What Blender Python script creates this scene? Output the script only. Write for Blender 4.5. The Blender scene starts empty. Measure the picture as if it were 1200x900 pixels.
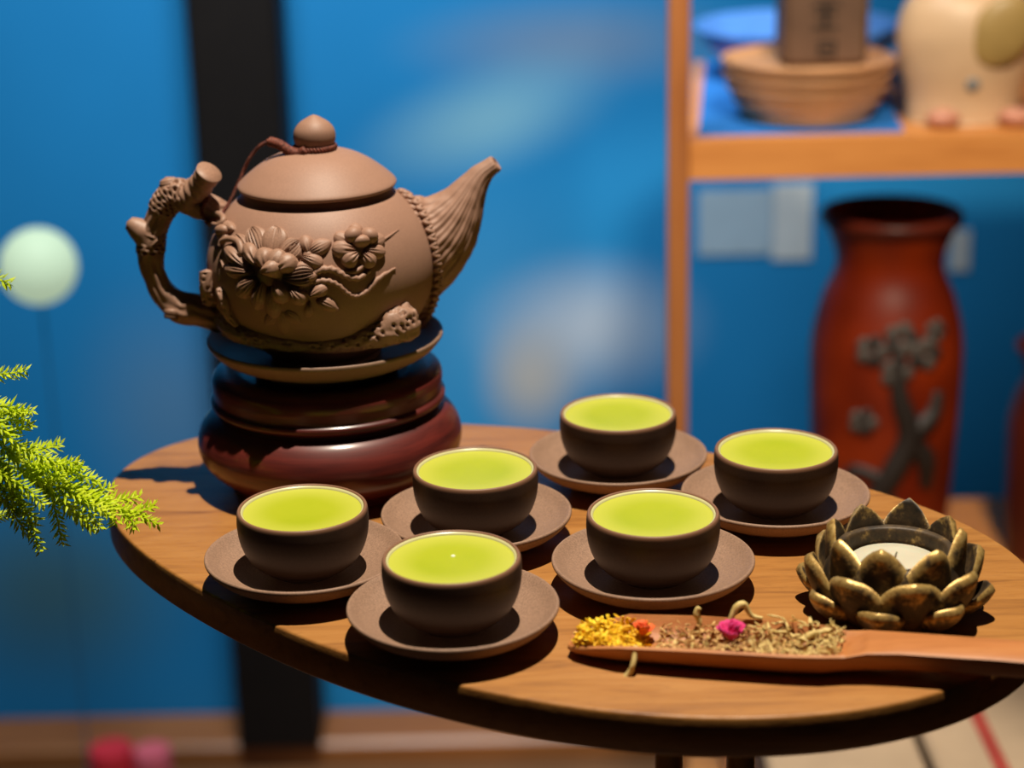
import bpy, math, random
import numpy as np
from mathutils import Vector, noise

random.seed(7)
rng = np.random.default_rng(7)
SC = bpy.context.scene
COL = SC.collection
T = 1.0                                   # height of the table top above the floor

# ------------------------------------------------------------------ camera
F_PX, PITCH, ROLL, HC = 2330.0, math.radians(18.5), math.radians(1.3), T + 0.412
CAM = np.array([0.0, 0.0, HC])
_cp, _sp = math.cos(PITCH), math.sin(PITCH)
_R0, _D0, _FW = np.array([1, 0, 0.]), np.array([0, -_sp, -_cp]), np.array([0, _cp, -_sp])
_RT = math.cos(ROLL) * _R0 + math.sin(ROLL) * _D0
_DN = -math.sin(ROLL) * _R0 + math.cos(ROLL) * _D0
cd = bpy.data.cameras.new('camera')
cam = bpy.data.objects.new('camera', cd)
COL.objects.link(cam)
from mathutils import Matrix
M3 = Matrix(((_RT[0], -_DN[0], -_FW[0]), (_RT[1], -_DN[1], -_FW[1]), (_RT[2], -_DN[2], -_FW[2])))
cam.matrix_world = Matrix.Translation(Vector(CAM)) @ M3.to_4x4()
cd.sensor_width = 36.0
cd.lens = 36.0 * F_PX / 1200.0
cd.clip_start = 0.02
cd.dof.use_dof = True
cd.dof.focus_distance = 1.0
cd.dof.aperture_fstop = cd.lens / 1000.0 / 0.015
SC.camera = cam

# ------------------------------------------------------------------ world, lights, exposure
w = bpy.data.worlds.new('world')
SC.world = w
w.use_nodes = True
bgn = w.node_tree.nodes['Background']
bgn.inputs['Color'].default_value = (0.55, 0.62, 0.8, 1)
bgn.inputs['Strength'].default_value = 0.008


def spot(name, loc, target, power, color, size, blend, radius):
    l = bpy.data.lights.new(name, 'SPOT')
    l.energy = power
    l.color = color
    l.spot_size = math.radians(size)
    l.spot_blend = blend
    l.shadow_soft_size = radius
    o = bpy.data.objects.new(name, l)
    COL.objects.link(o)
    o.location = loc
    o.rotation_euler = (Vector(target) - Vector(loc)).to_track_quat('-Z', 'Y').to_euler()
    return o


spot('table_spotlight', (0.14, 0.93, T + 2.4), (0.0, 0.97, T), 420, (1.0, 0.89, 0.72), 31, 0.35, 0.012)
spot('shelf_spotlight', (0.36, 0.45, T + 1.3), (0.38, 1.86, T - 0.04), 170, (1.0, 0.84, 0.64), 28, 0.35, 0.12)
spot('wall_spotlight', (-0.22, 1.55, T + 1.3), (-0.28, 2.7, T - 0.44), 195, (0.92, 0.97, 1.0), 80, 1.0, 0.30)

SC.view_settings.view_transform = 'Standard'
SC.view_settings.look = 'None'
SC.view_settings.exposure = 0.0
SC.view_settings.gamma = 1.0
SC.view_settings.use_curve_mapping = False
SC.cycles.use_denoising = True
SC.cycles.max_bounces = 8


# ------------------------------------------------------------------ helpers: positions
def ray(u, v):
    d = _FW + _RT * (u - 600) / F_PX + _DN * (v - 450) / F_PX
    return d


def at(u, v, Y):
    d = ray(u, v)
    return CAM + d * (Y / d[1])


def on_plane(u, v, h=0.0):
    d = ray(u, v)
    return CAM + d * ((T + h - HC) / d[2])


# ------------------------------------------------------------------ helpers: objects
def tag(o, label=None, cat=None, group=None, kind=None):
    if label: o['label'] = label
    if cat: o['category'] = cat
    if group: o['group'] = group
    if kind: o['kind'] = kind
    return o


def empty(name, loc, label, cat, group=None):
    o = bpy.data.objects.new(name, None)
    o.empty_display_size = 0.02
    COL.objects.link(o)
    o.location = loc
    return tag(o, label, cat, group)


def origin_of(o):
    v = Vector((0, 0, 0))
    while o is not None:
        v = v + o.location
        o = o.parent
    return np.array(v)


def mesh(name, V, Fc, mat, parent=None, loc=None, smooth=True, attr=None, auto=None):
    """V in world coordinates; the object's origin goes to loc (or to its parent's origin)."""
    V = np.asarray(V, float)
    if parent is not None:
        org = origin_of(parent)
        l = np.zeros(3)
    else:
        org = np.asarray(loc if loc is not None else (0, 0, 0), float)
        l = org
    me = bpy.data.meshes.new(name)
    me.from_pydata((V - org).tolist(), [], Fc)
    me.update()
    if smooth:
        me.polygons.foreach_set('use_smooth', [True] * len(me.polygons))
        if auto:
            me.set_sharp_from_angle(angle=math.radians(auto))
    if attr is not None:
        a = me.attributes.new('wear', 'FLOAT', 'POINT')
        a.data.foreach_set('value', np.asarray(attr, np.float32))
    me.materials.append(mat)
    o = bpy.data.objects.new(name, me)
    COL.objects.link(o)
    o.location = l
    o.parent = parent
    return o


class MB:
    def __init__(s):
        s.v, s.f, s.a = [], [], []
        s.n = 0

    def add(s, V, Fc, A=None):
        V = np.asarray(V, float)
        s.v.append(V)
        s.f += [tuple(i + s.n for i in q) for q in Fc]
        s.a.append(np.zeros(len(V)) if A is None else np.asarray(A, float))
        s.n += len(V)
        return s

    def build(s, name, mat, parent=None, loc=None, **k):
        return mesh(name, np.concatenate(s.v), s.f, mat, parent, loc, **k)


def grid_faces(nu, nv, closed_v=False, off=0, flip=False):
    out = []
    for i in range(nu - 1):
        for j in range(nv if closed_v else nv - 1):
            a, b = i * nv + j, i * nv + (j + 1) % nv
            c, d = a + nv, b + nv
            q = (a + off, b + off, d + off, c + off)
            out.append(q[::-1] if flip else q)
    return out


def lathe(profile, centre, seg=96):
    """profile: (r, h) list from bottom to top, outside first; r = 0 closes."""
    V, Fc = [], []
    rings = []
    for r, h in profile:
        if r < 1e-6:
            rings.append([len(V)])
            V.append((centre[0], centre[1], centre[2] + h))
        else:
            ids = []
            for k in range(seg):
                a = 2 * math.pi * k / seg
                ids.append(len(V))
                V.append((centre[0] + r * math.cos(a), centre[1] + r * math.sin(a), centre[2] + h))
            rings.append(ids)
    for A, B in zip(rings[:-1], rings[1:]):
        if len(A) == 1 and len(B) == 1:
            continue
        for k in range(seg):
            k2 = (k + 1) % seg
            if len(A) == 1:
                Fc.append((A[0], B[k2], B[k]))
            elif len(B) == 1:
                Fc.append((A[k], A[k2], B[0]))
            else:
                Fc.append((A[k], A[k2], B[k2], B[k]))
    return V, Fc


def smooth_profile(pts, n=6):
    """Catmull-Rom through (r, h) points."""
    P = [np.array(q, float) for q in pts]
    out = []
    for i in range(len(P) - 1):
        p0, p1, p2, p3 = P[max(i - 1, 0)], P[i], P[i + 1], P[min(i + 2, len(P) - 1)]
        for k in range(n):
            t = k / n
            q = 0.5 * (2 * p1 + (p2 - p0) * t + (2 * p0 - 5 * p1 + 4 * p2 - p3) * t * t + (3 * p1 - p0 - 3 * p2 + p3) * t ** 3)
            if len(q) == 2:
                q[0] = max(q[0], 0)
            out.append(q)
    out.append(P[-1])
    return out


def box(c, s, bev=0.0):
    x, y, z = s[0] / 2, s[1] / 2, s[2] / 2
    if bev <= 0:
        V = [(c[0] + a * x, c[1] + b * y, c[2] + d * z) for a in (-1, 1) for b in (-1, 1) for d in (-1, 1)]
        Fc = [(0, 1, 3, 2), (4, 6, 7, 5), (0, 4, 5, 1), (2, 3, 7, 6), (0, 2, 6, 4), (1, 5, 7, 3)]
        return V, Fc
    # chamfered box: 24 vertices
    V, idx = [], {}
    for a in (-1, 1):
        for b in (-1, 1):
            for d in (-1, 1):
                for ax in range(3):
                    q = [a * x, b * y, d * z]
                    sg = (a, b, d)
                    for o in range(3):
                        if o != ax:
                            q[o] -= sg[o] * bev
                    idx[(a, b, d, ax)] = len(V)
                    V.append((c[0] + q[0], c[1] + q[1], c[2] + q[2]))
    Fc = []
    for ax in range(3):
        o1, o2 = (ax + 1) % 3, (ax + 2) % 3
        for s_ in (-1, 1):
            q = []
            for (p1, p2) in ((-1, -1), (1, -1), (1, 1), (-1, 1)):
                k = [0, 0, 0]
                k[ax] = s_; k[o1] = p1; k[o2] = p2
                q.append(idx[(k[0], k[1], k[2], ax)])
            Fc.append(tuple(q if s_ > 0 else q[::-1]))
    for ax in range(3):                       # edges parallel to ax
        o1, o2 = (ax + 1) % 3, (ax + 2) % 3
        for p1 in (-1, 1):
            for p2 in (-1, 1):
                q = []
                for (e, fa) in ((-1, o1), (1, o1), (1, o2), (-1, o2)):
                    k = [0, 0, 0]
                    k[ax] = e; k[o1] = p1; k[o2] = p2
                    q.append(idx[(k[0], k[1], k[2], fa)])
                Fc.append(tuple(q if p1 * p2 > 0 else q[::-1]))
    for a in (-1, 1):
        for b in (-1, 1):
            for d in (-1, 1):
                q = [idx[(a, b, d, ax)] for ax in range(3)]
                Fc.append(tuple(q if a * b * d > 0 else q[::-1]))
    return V, Fc


def tube(path, radii, seg=16, sub=6, disp=None, squash=None, cap=True, endk=0.35):
    """Smooth tube through path (3-D) with radii; disp(p, s, phi, r) -> radial offset."""
    P = [np.append(np.array(a, float), b) for a, b in zip(path, radii)]
    S = np.array(smooth_profile(P, sub))
    C, R = S[:, :3], S[:, 3]
    n = len(C)
    tan = np.gradient(C, axis=0)
    tan /= np.linalg.norm(tan, axis=1)[:, None] + 1e-12
    up = np.array([0, 0, 1.0])
    if abs(tan[0] @ up) > 0.9:
        up = np.array([0, 1.0, 0])
    nrm = np.cross(tan[0], up)
    V, A = [], []
    ph = np.arange(seg) * 2 * math.pi / seg
    for i in range(n):
        nrm = nrm - (nrm @ tan[i]) * tan[i]
        nrm /= np.linalg.norm(nrm) + 1e-12
        bi = np.cross(tan[i], nrm)
        for a in ph:
            d = math.cos(a) * nrm + math.sin(a) * bi
            if squash is not None:
                d = d * np.array(squash)
            r = max(R[i], 1e-5)
            p = C[i] + d * r
            if disp:
                p = p + d * disp(p, i / (n - 1), a, r)
            V.append(p)
    Fc = grid_faces(n, seg, True, flip=True)
    if cap:
        b = len(V)
        V.append(C[0] - tan[0] * R[0] * 0.35)
        V.append(C[-1] + tan[-1] * R[-1] * endk)
        for k in range(seg):
            k2 = (k + 1) % seg
            Fc.append((b, k, k2))
            Fc.append((b + 1, (n - 1) * seg + k2, (n - 1) * seg + k))
    return V, [tuple(reversed(q)) for q in Fc]


def ellipsoid(c, axes, nu=10, nv=16):
    """axes: three 3-vectors (half-axes)."""
    ax = [np.array(a, float) for a in axes]
    V = [np.array(c) - ax[2]]
    for i in range(1, nu):
        t = -math.pi / 2 + math.pi * i / nu
        for j in range(nv):
            a = 2 * math.pi * j / nv
            V.append(np.array(c) + math.cos(t) * (math.cos(a) * ax[0] + math.sin(a) * ax[1]) + math.sin(t) * ax[2])
    V.append(np.array(c) + ax[2])
    Fc = [(0, 1 + (j + 1) % nv, 1 + j) for j in range(nv)]
    Fc += [tuple(x + 1 for x in q) for q in grid_faces(nu - 1, nv, True)]
    l = len(V) - 1
    b = 1 + (nu - 2) * nv
    Fc += [(l, b + j, b + (j + 1) % nv) for j in range(nv)]
    return V, Fc


# ------------------------------------------------------------------ helpers: materials
def srgb(r, g, b):
    f = lambda c: (c / 255 / 12.92) if c / 255 <= 0.04045 else ((c / 255 + 0.055) / 1.055) ** 2.4
    return (f(r), f(g), f(b), 1.0)


class NT:
    def __init__(s, name):
        s.m = bpy.data.materials.new(name)
        s.m.use_nodes = True
        s.t = s.m.node_tree
        s.b = s.t.nodes['Principled BSDF']

    def n(s, kind, **k):
        x = s.t.nodes.new(kind)
        for a, v in k.items():
            setattr(x, a, v)
        return x

    def l(s, a, b):
        s.t.links.new(a, b)

    def val(s, sock, v):
        if isinstance(v, bpy.types.NodeSocket):
            s.l(v, sock)
        else:
            sock.default_value = v

    def coord(s, scale=(1, 1, 1), rot=(0, 0, 0), loc=(0, 0, 0), kind='Object'):
        tc = s.n('ShaderNodeTexCoord')
        mp = s.n('ShaderNodeMapping')
        mp.inputs['Scale'].default_value = scale
        mp.inputs['Rotation'].default_value = rot
        mp.inputs['Location'].default_value = loc
        s.l(tc.outputs[kind], mp.inputs['Vector'])
        return mp.outputs[0]

    def noise(s, vec, scale, detail=4, rough=0.55, dist=0.0):
        x = s.n('ShaderNodeTexNoise')
        s.l(vec, x.inputs['Vector'])
        x.inputs['Scale'].default_value = scale
        x.inputs['Detail'].default_value = detail
        x.inputs['Roughness'].default_value = rough
        x.inputs['Distortion'].default_value = dist
        return x.outputs['Fac']

    def ramp(s, fac, stops):
        x = s.n('ShaderNodeValToRGB')
        e = x.color_ramp.elements
        e[0].position, e[0].color = stops[0]
        e[1].position, e[1].color = stops[-1]
        for p, c in stops[1:-1]:
            q = e.new(p)
            q.color = c
        s.l(fac, x.inputs['Fac'])
        return x.outputs['Color']

    def mix(s, fac, a, b, mode='MIX'):
        x = s.n('ShaderNodeMix', data_type='RGBA', blend_type=mode)
        s.val(x.inputs[0], fac)
        s.val(x.inputs[6], a)
        s.val(x.inputs[7], b)
        return x.outputs[2]

    def math(s, op, a, b=0.0, clamp=False):
        x = s.n('ShaderNodeMath', operation=op)
        x.use_clamp = clamp
        s.val(x.inputs[0], a)
        s.val(x.inputs[1], b)
        return x.outputs[0]

    def maprange(s, v, a, b, c=0.0, d=1.0, smooth=True):
        x = s.n('ShaderNodeMapRange')
        if smooth:
            x.interpolation_type = 'SMOOTHSTEP'
        s.val(x.inputs['Value'], v)
        x.inputs['From Min'].default_value = a
        x.inputs['From Max'].default_value = b
        x.inputs['To Min'].default_value = c
        x.inputs['To Max'].default_value = d
        return x.outputs[0]

    def bump(s, h, strength, dist=0.001):
        x = s.n('ShaderNodeBump')
        x.inputs['Strength'].default_value = strength
        x.inputs['Distance'].default_value = dist
        s.l(h, x.inputs['Height'])
        s.l(x.outputs[0], s.b.inputs['Normal'])

    def set(s, color=None, rough=None, spec=None, metal=None, **k):
        if color is not None: s.val(s.b.inputs['Base Color'], color)
        if rough is not None: s.val(s.b.inputs['Roughness'], rough)
        if spec is not None: s.b.inputs['Specular IOR Level'].default_value = spec
        if metal is not None: s.val(s.b.inputs['Metallic'], metal)
        for a, v in k.items():
            s.val(s.b.inputs[a.replace('_', ' ')], v)
        return s.m


def clay_material(name, col, grain=0.25, rough=0.62, scale=900, spec=0.35):
    t = NT(name)
    c = t.coord()
    n1 = t.noise(c, scale, 3, 0.6)
    n2 = t.noise(c, 40, 4, 0.6)
    dark = tuple(x * (1 - grain) for x in col[:3]) + (1,)
    lite = tuple(min(1, x * (1 + grain)) for x in col[:3]) + (1,)
    base = t.ramp(n1, [(0.3, dark), (0.7, lite)])
    base = t.mix(t.maprange(n2, 0.35, 0.7, 0, 0.25), base, dark)
    t.set(base, rough, spec)
    t.bump(n1, 0.10, 0.0002)
    return t.m


def wood_material(name, c_dark, c_mid, c_light, rotz=0.0, scale=1.0, rough=0.42, stretch=14.0, spec=0.4, axis='x'):
    t = NT(name)
    if axis == 'x':
        sc = (scale, stretch * scale, stretch * scale)
    elif axis == 'z':
        sc = (stretch * scale, stretch * scale, scale)
    else:
        sc = (stretch * scale, scale, stretch * scale)
    c = t.coord(sc, (0, 0, rotz))
    n1 = t.noise(c, 4.0, 6, 0.6, 0.6)
    n2 = t.noise(c, 26.0, 3, 0.65, 0.2)
    n3 = t.noise(t.coord((1, 1, 1)), 6.0, 2, 0.5)
    base = t.ramp(n1, [(0.28, c_dark), (0.48, c_mid), (0.72, c_light)])
    pores = t.maprange(n2, 0.56, 0.72, 0.0, 0.55)
    base = t.mix(pores, base, c_dark)
    base = t.mix(t.maprange(n3, 0.3, 0.75, 0.0, 0.35), base, c_light)
    t.set(base, rough, spec)
    t.bump(n2, 0.25, 0.0006)
    return t.m


def plain(name, col, rough=0.5, spec=0.5, metal=0.0, var=0.12, scale=30, **k):
    t = NT(name)
    n = t.noise(t.coord(), scale, 4, 0.55)
    a = tuple(x * (1 - var) for x in col[:3]) + (1,)
    b = tuple(min(1, x * (1 + var)) for x in col[:3]) + (1,)
    t.set(t.ramp(n, [(0.3, a), (0.7, b)]), rough, spec, metal, **k)
    return t.m


M = {}
M['pot'] = clay_material('teapot_clay', (0.33, 0.182, 0.125), 0.12, 0.55, 1400, 0.4)
M['pot_dark'] = clay_material('teapot_bark_clay', (0.31, 0.172, 0.115), 0.2, 0.5, 900, 0.45)
M['clay'] = clay_material('saucer_clay', (0.285, 0.168, 0.110), 0.3, 0.55, 1100, 0.4)
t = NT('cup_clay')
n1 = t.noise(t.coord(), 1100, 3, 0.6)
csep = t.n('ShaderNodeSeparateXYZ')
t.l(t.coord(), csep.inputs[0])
rim_lit = t.maprange(csep.outputs[2], 0.0322, 0.0338)
t.set(t.mix(rim_lit, t.ramp(n1, [(0.3, (0.036, 0.019, 0.012, 1)), (0.7, (0.052, 0.028, 0.018, 1))]), (0.21, 0.105, 0.06, 1)), 0.48, 0.4)  # rim painted paler for the light it catches, sides darker for shade
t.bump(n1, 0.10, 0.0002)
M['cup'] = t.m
M['dish'] = clay_material('dish_clay', (0.27, 0.162, 0.11), 0.15, 0.5, 1100, 0.4)
M['glaze'] = plain('celadon_glaze', (0.55, 0.52, 0.27), 0.3, 0.4, var=0.04)
t = NT('green_tea')
nn = t.noise(t.coord(), 28, 3, 0.5)
tsep = t.n('ShaderNodeSeparateXYZ')
t.l(t.coord(), tsep.inputs[0])
rr_ = t.math('SQRT', t.math('ADD', t.math('MULTIPLY', tsep.outputs[0], tsep.outputs[0]), t.math('MULTIPLY', tsep.outputs[1], tsep.outputs[1])))
deep = t.ramp(nn, [(0.3, (0.32, 0.38, 0.012, 1)), (0.75, (0.385, 0.42, 0.022, 1))])
t.set(t.mix(t.maprange(rr_, 0.013, 0.0295, 0.0, 0.8), deep, (0.47, 0.48, 0.065, 1)), 0.4, 0.2)   # paler where the tea is shallow
M['tea'] = t.m
t = NT('red_lacquer_wood')
nn = t.noise(t.coord((1, 1, 12)), 18, 4, 0.6)
t.set(t.ramp(nn, [(0.3, (0.052, 0.007, 0.006, 1)), (0.7, (0.165, 0.020, 0.013, 1))]), 0.5, 0.4)
t.b.inputs['Coat Weight'].default_value = 0.55
t.b.inputs['Coat Roughness'].default_value = 0.22
M['lacquer'] = t.m
M['table'] = wood_material('table_wood', (0.16, 0.058, 0.015, 1), (0.335, 0.138, 0.031, 1), (0.41, 0.19, 0.052, 1),
                           rotz=math.radians(14), scale=3.2, rough=0.42, stretch=9)
M['scoop'] = wood_material('scoop_wood', (0.30, 0.10, 0.026, 1), (0.42, 0.15, 0.042, 1), (0.47, 0.195, 0.064, 1),
                           rotz=math.radians(8), scale=3, rough=0.5, stretch=9)
M['shelf'] = wood_material('shelf_wood', (0.46, 0.16, 0.035, 1), (0.60, 0.23, 0.055, 1), (0.66, 0.28, 0.075, 1), scale=1.5, rough=0.45)
M['post'] = wood_material('shelf_post_wood', (0.27, 0.085, 0.022, 1), (0.36, 0.125, 0.034, 1), (0.40, 0.15, 0.045, 1), scale=1.5, rough=0.45, axis='z')
M['bench'] = wood_material('bench_wood', (0.14, 0.048, 0.014, 1), (0.26, 0.095, 0.026, 1), (0.32, 0.13, 0.04, 1), scale=1.2, rough=0.35)
M['floor'] = wood_material('floor_wood', (0.10, 0.045, 0.02, 1), (0.17, 0.08, 0.035, 1), (0.22, 0.11, 0.05, 1), scale=0.8, rough=0.4)
M['pillar'] = plain('dark_pillar_paint', (0.0065, 0.0048, 0.0042), 0.6, 0.2)
M['cord'] = plain('cord_fibre', (0.15, 0.042, 0.026), 0.6, 0.3, var=0.75, scale=700)

# ------------------------------------------------------------------ the setting
WALL_Y = 2.62
t = NT('blue_wall_paint')
c = t.coord()
base = t.ramp(t.noise(c, 1.6, 3, 0.5), [(0.3, (0.007, 0.175, 0.42, 1)), (0.7, (0.011, 0.22, 0.52, 1))])
sep = t.n('ShaderNodeSeparateXYZ')
t.l(c, sep.inputs[0])


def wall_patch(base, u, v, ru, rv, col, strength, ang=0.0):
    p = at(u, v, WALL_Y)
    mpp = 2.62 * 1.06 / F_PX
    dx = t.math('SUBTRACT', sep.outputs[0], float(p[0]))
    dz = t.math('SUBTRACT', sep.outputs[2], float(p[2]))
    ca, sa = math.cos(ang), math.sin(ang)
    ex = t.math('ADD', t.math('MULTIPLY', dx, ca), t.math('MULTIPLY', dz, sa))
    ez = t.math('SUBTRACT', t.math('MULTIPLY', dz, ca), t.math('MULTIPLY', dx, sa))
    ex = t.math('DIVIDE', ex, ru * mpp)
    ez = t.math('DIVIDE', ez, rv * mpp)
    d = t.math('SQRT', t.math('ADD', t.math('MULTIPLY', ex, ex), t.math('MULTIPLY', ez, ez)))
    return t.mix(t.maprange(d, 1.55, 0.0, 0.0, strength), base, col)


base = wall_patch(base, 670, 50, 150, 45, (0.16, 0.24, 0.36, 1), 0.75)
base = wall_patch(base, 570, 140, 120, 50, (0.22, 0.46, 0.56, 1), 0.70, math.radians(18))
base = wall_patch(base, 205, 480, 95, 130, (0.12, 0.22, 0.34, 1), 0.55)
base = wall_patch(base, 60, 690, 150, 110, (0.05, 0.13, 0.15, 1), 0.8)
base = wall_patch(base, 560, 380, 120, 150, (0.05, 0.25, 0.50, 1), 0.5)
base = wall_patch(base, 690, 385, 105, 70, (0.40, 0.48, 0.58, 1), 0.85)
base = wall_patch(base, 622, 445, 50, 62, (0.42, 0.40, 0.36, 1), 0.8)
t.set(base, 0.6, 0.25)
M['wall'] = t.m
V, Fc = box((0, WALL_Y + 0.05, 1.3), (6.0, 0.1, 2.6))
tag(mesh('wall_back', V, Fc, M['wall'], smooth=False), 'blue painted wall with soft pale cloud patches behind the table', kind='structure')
V, Fc = box((0, 1.2, -0.025), (6.0, 5.0, 0.05))
tag(mesh('floor', V, Fc, M['floor'], smooth=False), 'brown wooden floor', kind='structure')
lz_ = at(300, 872, 2.52)[2] + 0.0005
pa, pb = at(268, 0, 2.5), at(268, 0, 2.5)
pw = 0.116
pl = at(318, 800, 2.5)
px = at(296, 400, 2.5)[0]
V, Fc = box((px, 2.55, 1.3 + lz_ / 2), (pw, 0.10, 2.6 - lz_), 0.006)
tag(mesh('trim_1', V, Fc, M['pillar'], smooth=False), 'dark brown upright pillar against the blue wall', kind='structure')
# low wooden ledge along the foot of the wall
lz = at(300, 872, 2.52)[2]
V, Fc = box((-0.6, 2.57, lz / 2), (2.5, 0.1, lz), 0.006)
tag(mesh('trim_2', V, Fc, M['bench'], smooth=False), 'low brown wooden ledge along the foot of the blue wall', kind='structure')

# ------------------------------------------------------------------ the table
FOUR = [5.0362, -0.0822, 0.009, -0.5371, 1.1177, -0.0479, -0.1396, 0.0158, 0.0648, -0.0386, -0.0111]
TC = (0.015, 0.97)


def table_r(a):
    s = FOUR[0]
    for k in range(1, 6):
        s += FOUR[2 * k - 1] * math.cos(k * a) + FOUR[2 * k] * math.sin(k * a)
    return 1 / s


NT_ = 220
TH = 0.0205
rings = []
for inset, z in ((0.0022, -TH), (0.0, -TH + 0.002), (0.0, -0.0014), (0.0004, -0.0004), (0.0014, 0.0)):
    rings.append([(TC[0] + (table_r(a) - inset) * math.cos(a), TC[1] + (table_r(a) - inset) * math.sin(a), T + z)
                  for a in np.arange(NT_) * 2 * math.pi / NT_])
V = [p for r_ in rings for p in r_]
Fc = grid_faces(5, NT_, True)
Fc.append(tuple(range(NT_))[::-1])
Fc.append(tuple(range(4 * NT_, 5 * NT_)))
table = empty('tea_table', (TC[0], TC[1], 0), 'oval brown wooden tea table carrying the teapot and cups', 'table')
mesh('tabletop', V, Fc, M['table'], table, auto=50)
M['leg'] = plain('brass_tube', (0.62, 0.36, 0.10), 0.35, 0.5, 0.85)
for u in (784, 868):
    q = at(u, 892, 0.93)
    V, Fc = tube([(q[0], 0.93, T - TH - 0.0005), (q[0], 0.93, T - 0.3), (q[0], 0.93, 0.4), (q[0], 0.93, 0.015)], [0.0075] * 4, 32, 4)
    mesh('leg', V, Fc, M['leg'], table)
q = at(826, 892, 0.93)
V, Fc = lathe([(0.0, 0.0), (0.17, 0.0), (0.172, 0.004), (0.168, 0.012), (0.0, 0.016)], (q[0] - 0.04, 0.95, 0.0), 64)
mesh('base', V, Fc, M['leg'], table)
V, Fc = box((q[0], 0.93, T - TH - 0.012), (0.10, 0.045, 0.0235), 0.002)
mesh('bracket', V, Fc, M['leg'], table, smooth=False)

# ------------------------------------------------------------------ teapot stand and dish
AX = np.array([-0.10463, 1.07264, T])
stand = empty('teapot_stand', tuple(AX), 'round red lacquered wooden stand under the teapot', 'stand')
prof = smooth_profile([(0.0, 0.0), (0.050, 0.0), (0.0575, 0.0005), (0.0585, 0.003), (0.0600, 0.0055), (0.0665, 0.0095), (0.0728, 0.0165),
                       (0.0752, 0.0245), (0.0738, 0.0330), (0.0690, 0.0402), (0.0640, 0.0436)], 5)
V, Fc = lathe([(r_, h) for r_, h in prof] + [(0.02, 0.0437), (0, 0.0437)], AX, 128)
mesh('stand_base', V, Fc, M['lacquer'], stand)
prof = smooth_profile([(0.030, 0.0437), (0.0605, 0.0437), (0.0612, 0.0450), (0.0622, 0.0462), (0.0652, 0.0474), (0.0664, 0.0492), (0.0662, 0.0512),
                       (0.0646, 0.0528), (0.0648, 0.0560), (0.0652, 0.0595), (0.0645, 0.0640), (0.0612, 0.0672), (0.0570, 0.0685), (0.050, 0.0680), (0.046, 0.0660)], 5)
V, Fc = lathe([(0, 0.0437)] + [(r_, h) for r_, h in prof] + [(0.0, 0.0655)], AX, 128)
mesh('stand_collar', V, Fc, M['lacquer'], stand)

prof = smooth_profile([(0.0, 0.0695), (0.028, 0.0695), (0.034, 0.0660), (0.038, 0.0660), (0.0405, 0.0695), (0.050, 0.0725), (0.0602, 0.0775), (0.0655, 0.0832), (0.0664, 0.0853),
                       (0.0656, 0.0866), (0.0636, 0.0848), (0.0580, 0.0795), (0.050, 0.0762), (0.036, 0.0738), (0.0, 0.0735)], 5)
V, Fc = lathe([(r_, h) for r_, h in prof], AX, 128)
tag(mesh('clay_dish', V, Fc, M['dish'], loc=AX + np.array([0, 0, 0.066])), 'shallow brown clay dish between the teapot and its red stand', 'dish')

# ------------------------------------------------------------------ teapot
PB = AX + np.array([0, 0, 0.0738])
pot = empty('teapot', tuple(PB), 'brown clay teapot with carved flowers and branch handle on red stand', 'teapot')
EC = AX + np.array([0, 0, 0.1265])
ER = np.array([0.0636, 0.0636, 0.0535])
ERB = np.array([0.0636, 0.0636, 0.0555])
prof = []
for k in range(0, 60):
    a = -math.radians(67) + math.radians(67 + 47) * k / 59
    hz = ERB[2] if a < 0 else ER[2]
    prof.append((ER[0] * math.cos(a), 0.1265 + hz * math.sin(a)))
r_e, h_e = prof[-1]
prof = [(0.0, prof[0][1] + 0.002), (prof[0][0] - 0.003, prof[0][1] + 0.001)] + prof
prof += [(0.0418, 0.1665), (0.0408, 0.1680), (0.0405, 0.1705), (0.0375, 0.1705), (0.0370, 0.160)]
V, Fc = lathe(prof, AX, 160)
mesh('body', V, Fc, M['pot'], pot)
# foot ring that carries the pot in its dish
V, Fc = lathe([(0.0, 0.0740), (0.030, 0.0738), (0.031, 0.0750), (0.0295, 0.0755), (0.020, 0.0765), (0.0, 0.0770)], AX, 64)
mesh('foot', V, Fc, M['pot'], pot)

LZ = 0.1712
lid_prof = smooth_profile([(0.0360, LZ - 0.0005), (0.0420, LZ - 0.0008), (0.0434, LZ + 0.0004), (0.0434, LZ + 0.0016), (0.0415, LZ + 0.0037), (0.0370, LZ + 0.0076),
                           (0.0300, LZ + 0.0127), (0.0220, LZ + 0.0168), (0.0140, LZ + 0.0192), (0.0085, LZ + 0.0200)], 6)
V, Fc = lathe([(0, LZ - 0.0005)] + [(a, b) for a, b in lid_prof] + [(0, LZ + 0.0201)], AX, 160)
lid = mesh('lid', V, Fc, M['pot'], pot)
kz = LZ + 0.0200
knob_prof = smooth_profile([(0.0090, kz - 0.0005), (0.0093, kz + 0.0010), (0.0108, kz + 0.0035), (0.0115, kz + 0.0070), (0.0108, kz + 0.0110), (0.0082, kz + 0.0145),
                            (0.0045, kz + 0.0170), (0.0018, kz + 0.0184), (0.0, kz + 0.0190)], 6)
V, Fc = lathe([(a, b) for a, b in knob_prof], AX, 72)
mesh('knob', V, Fc, M['pot'], lid)


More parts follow.
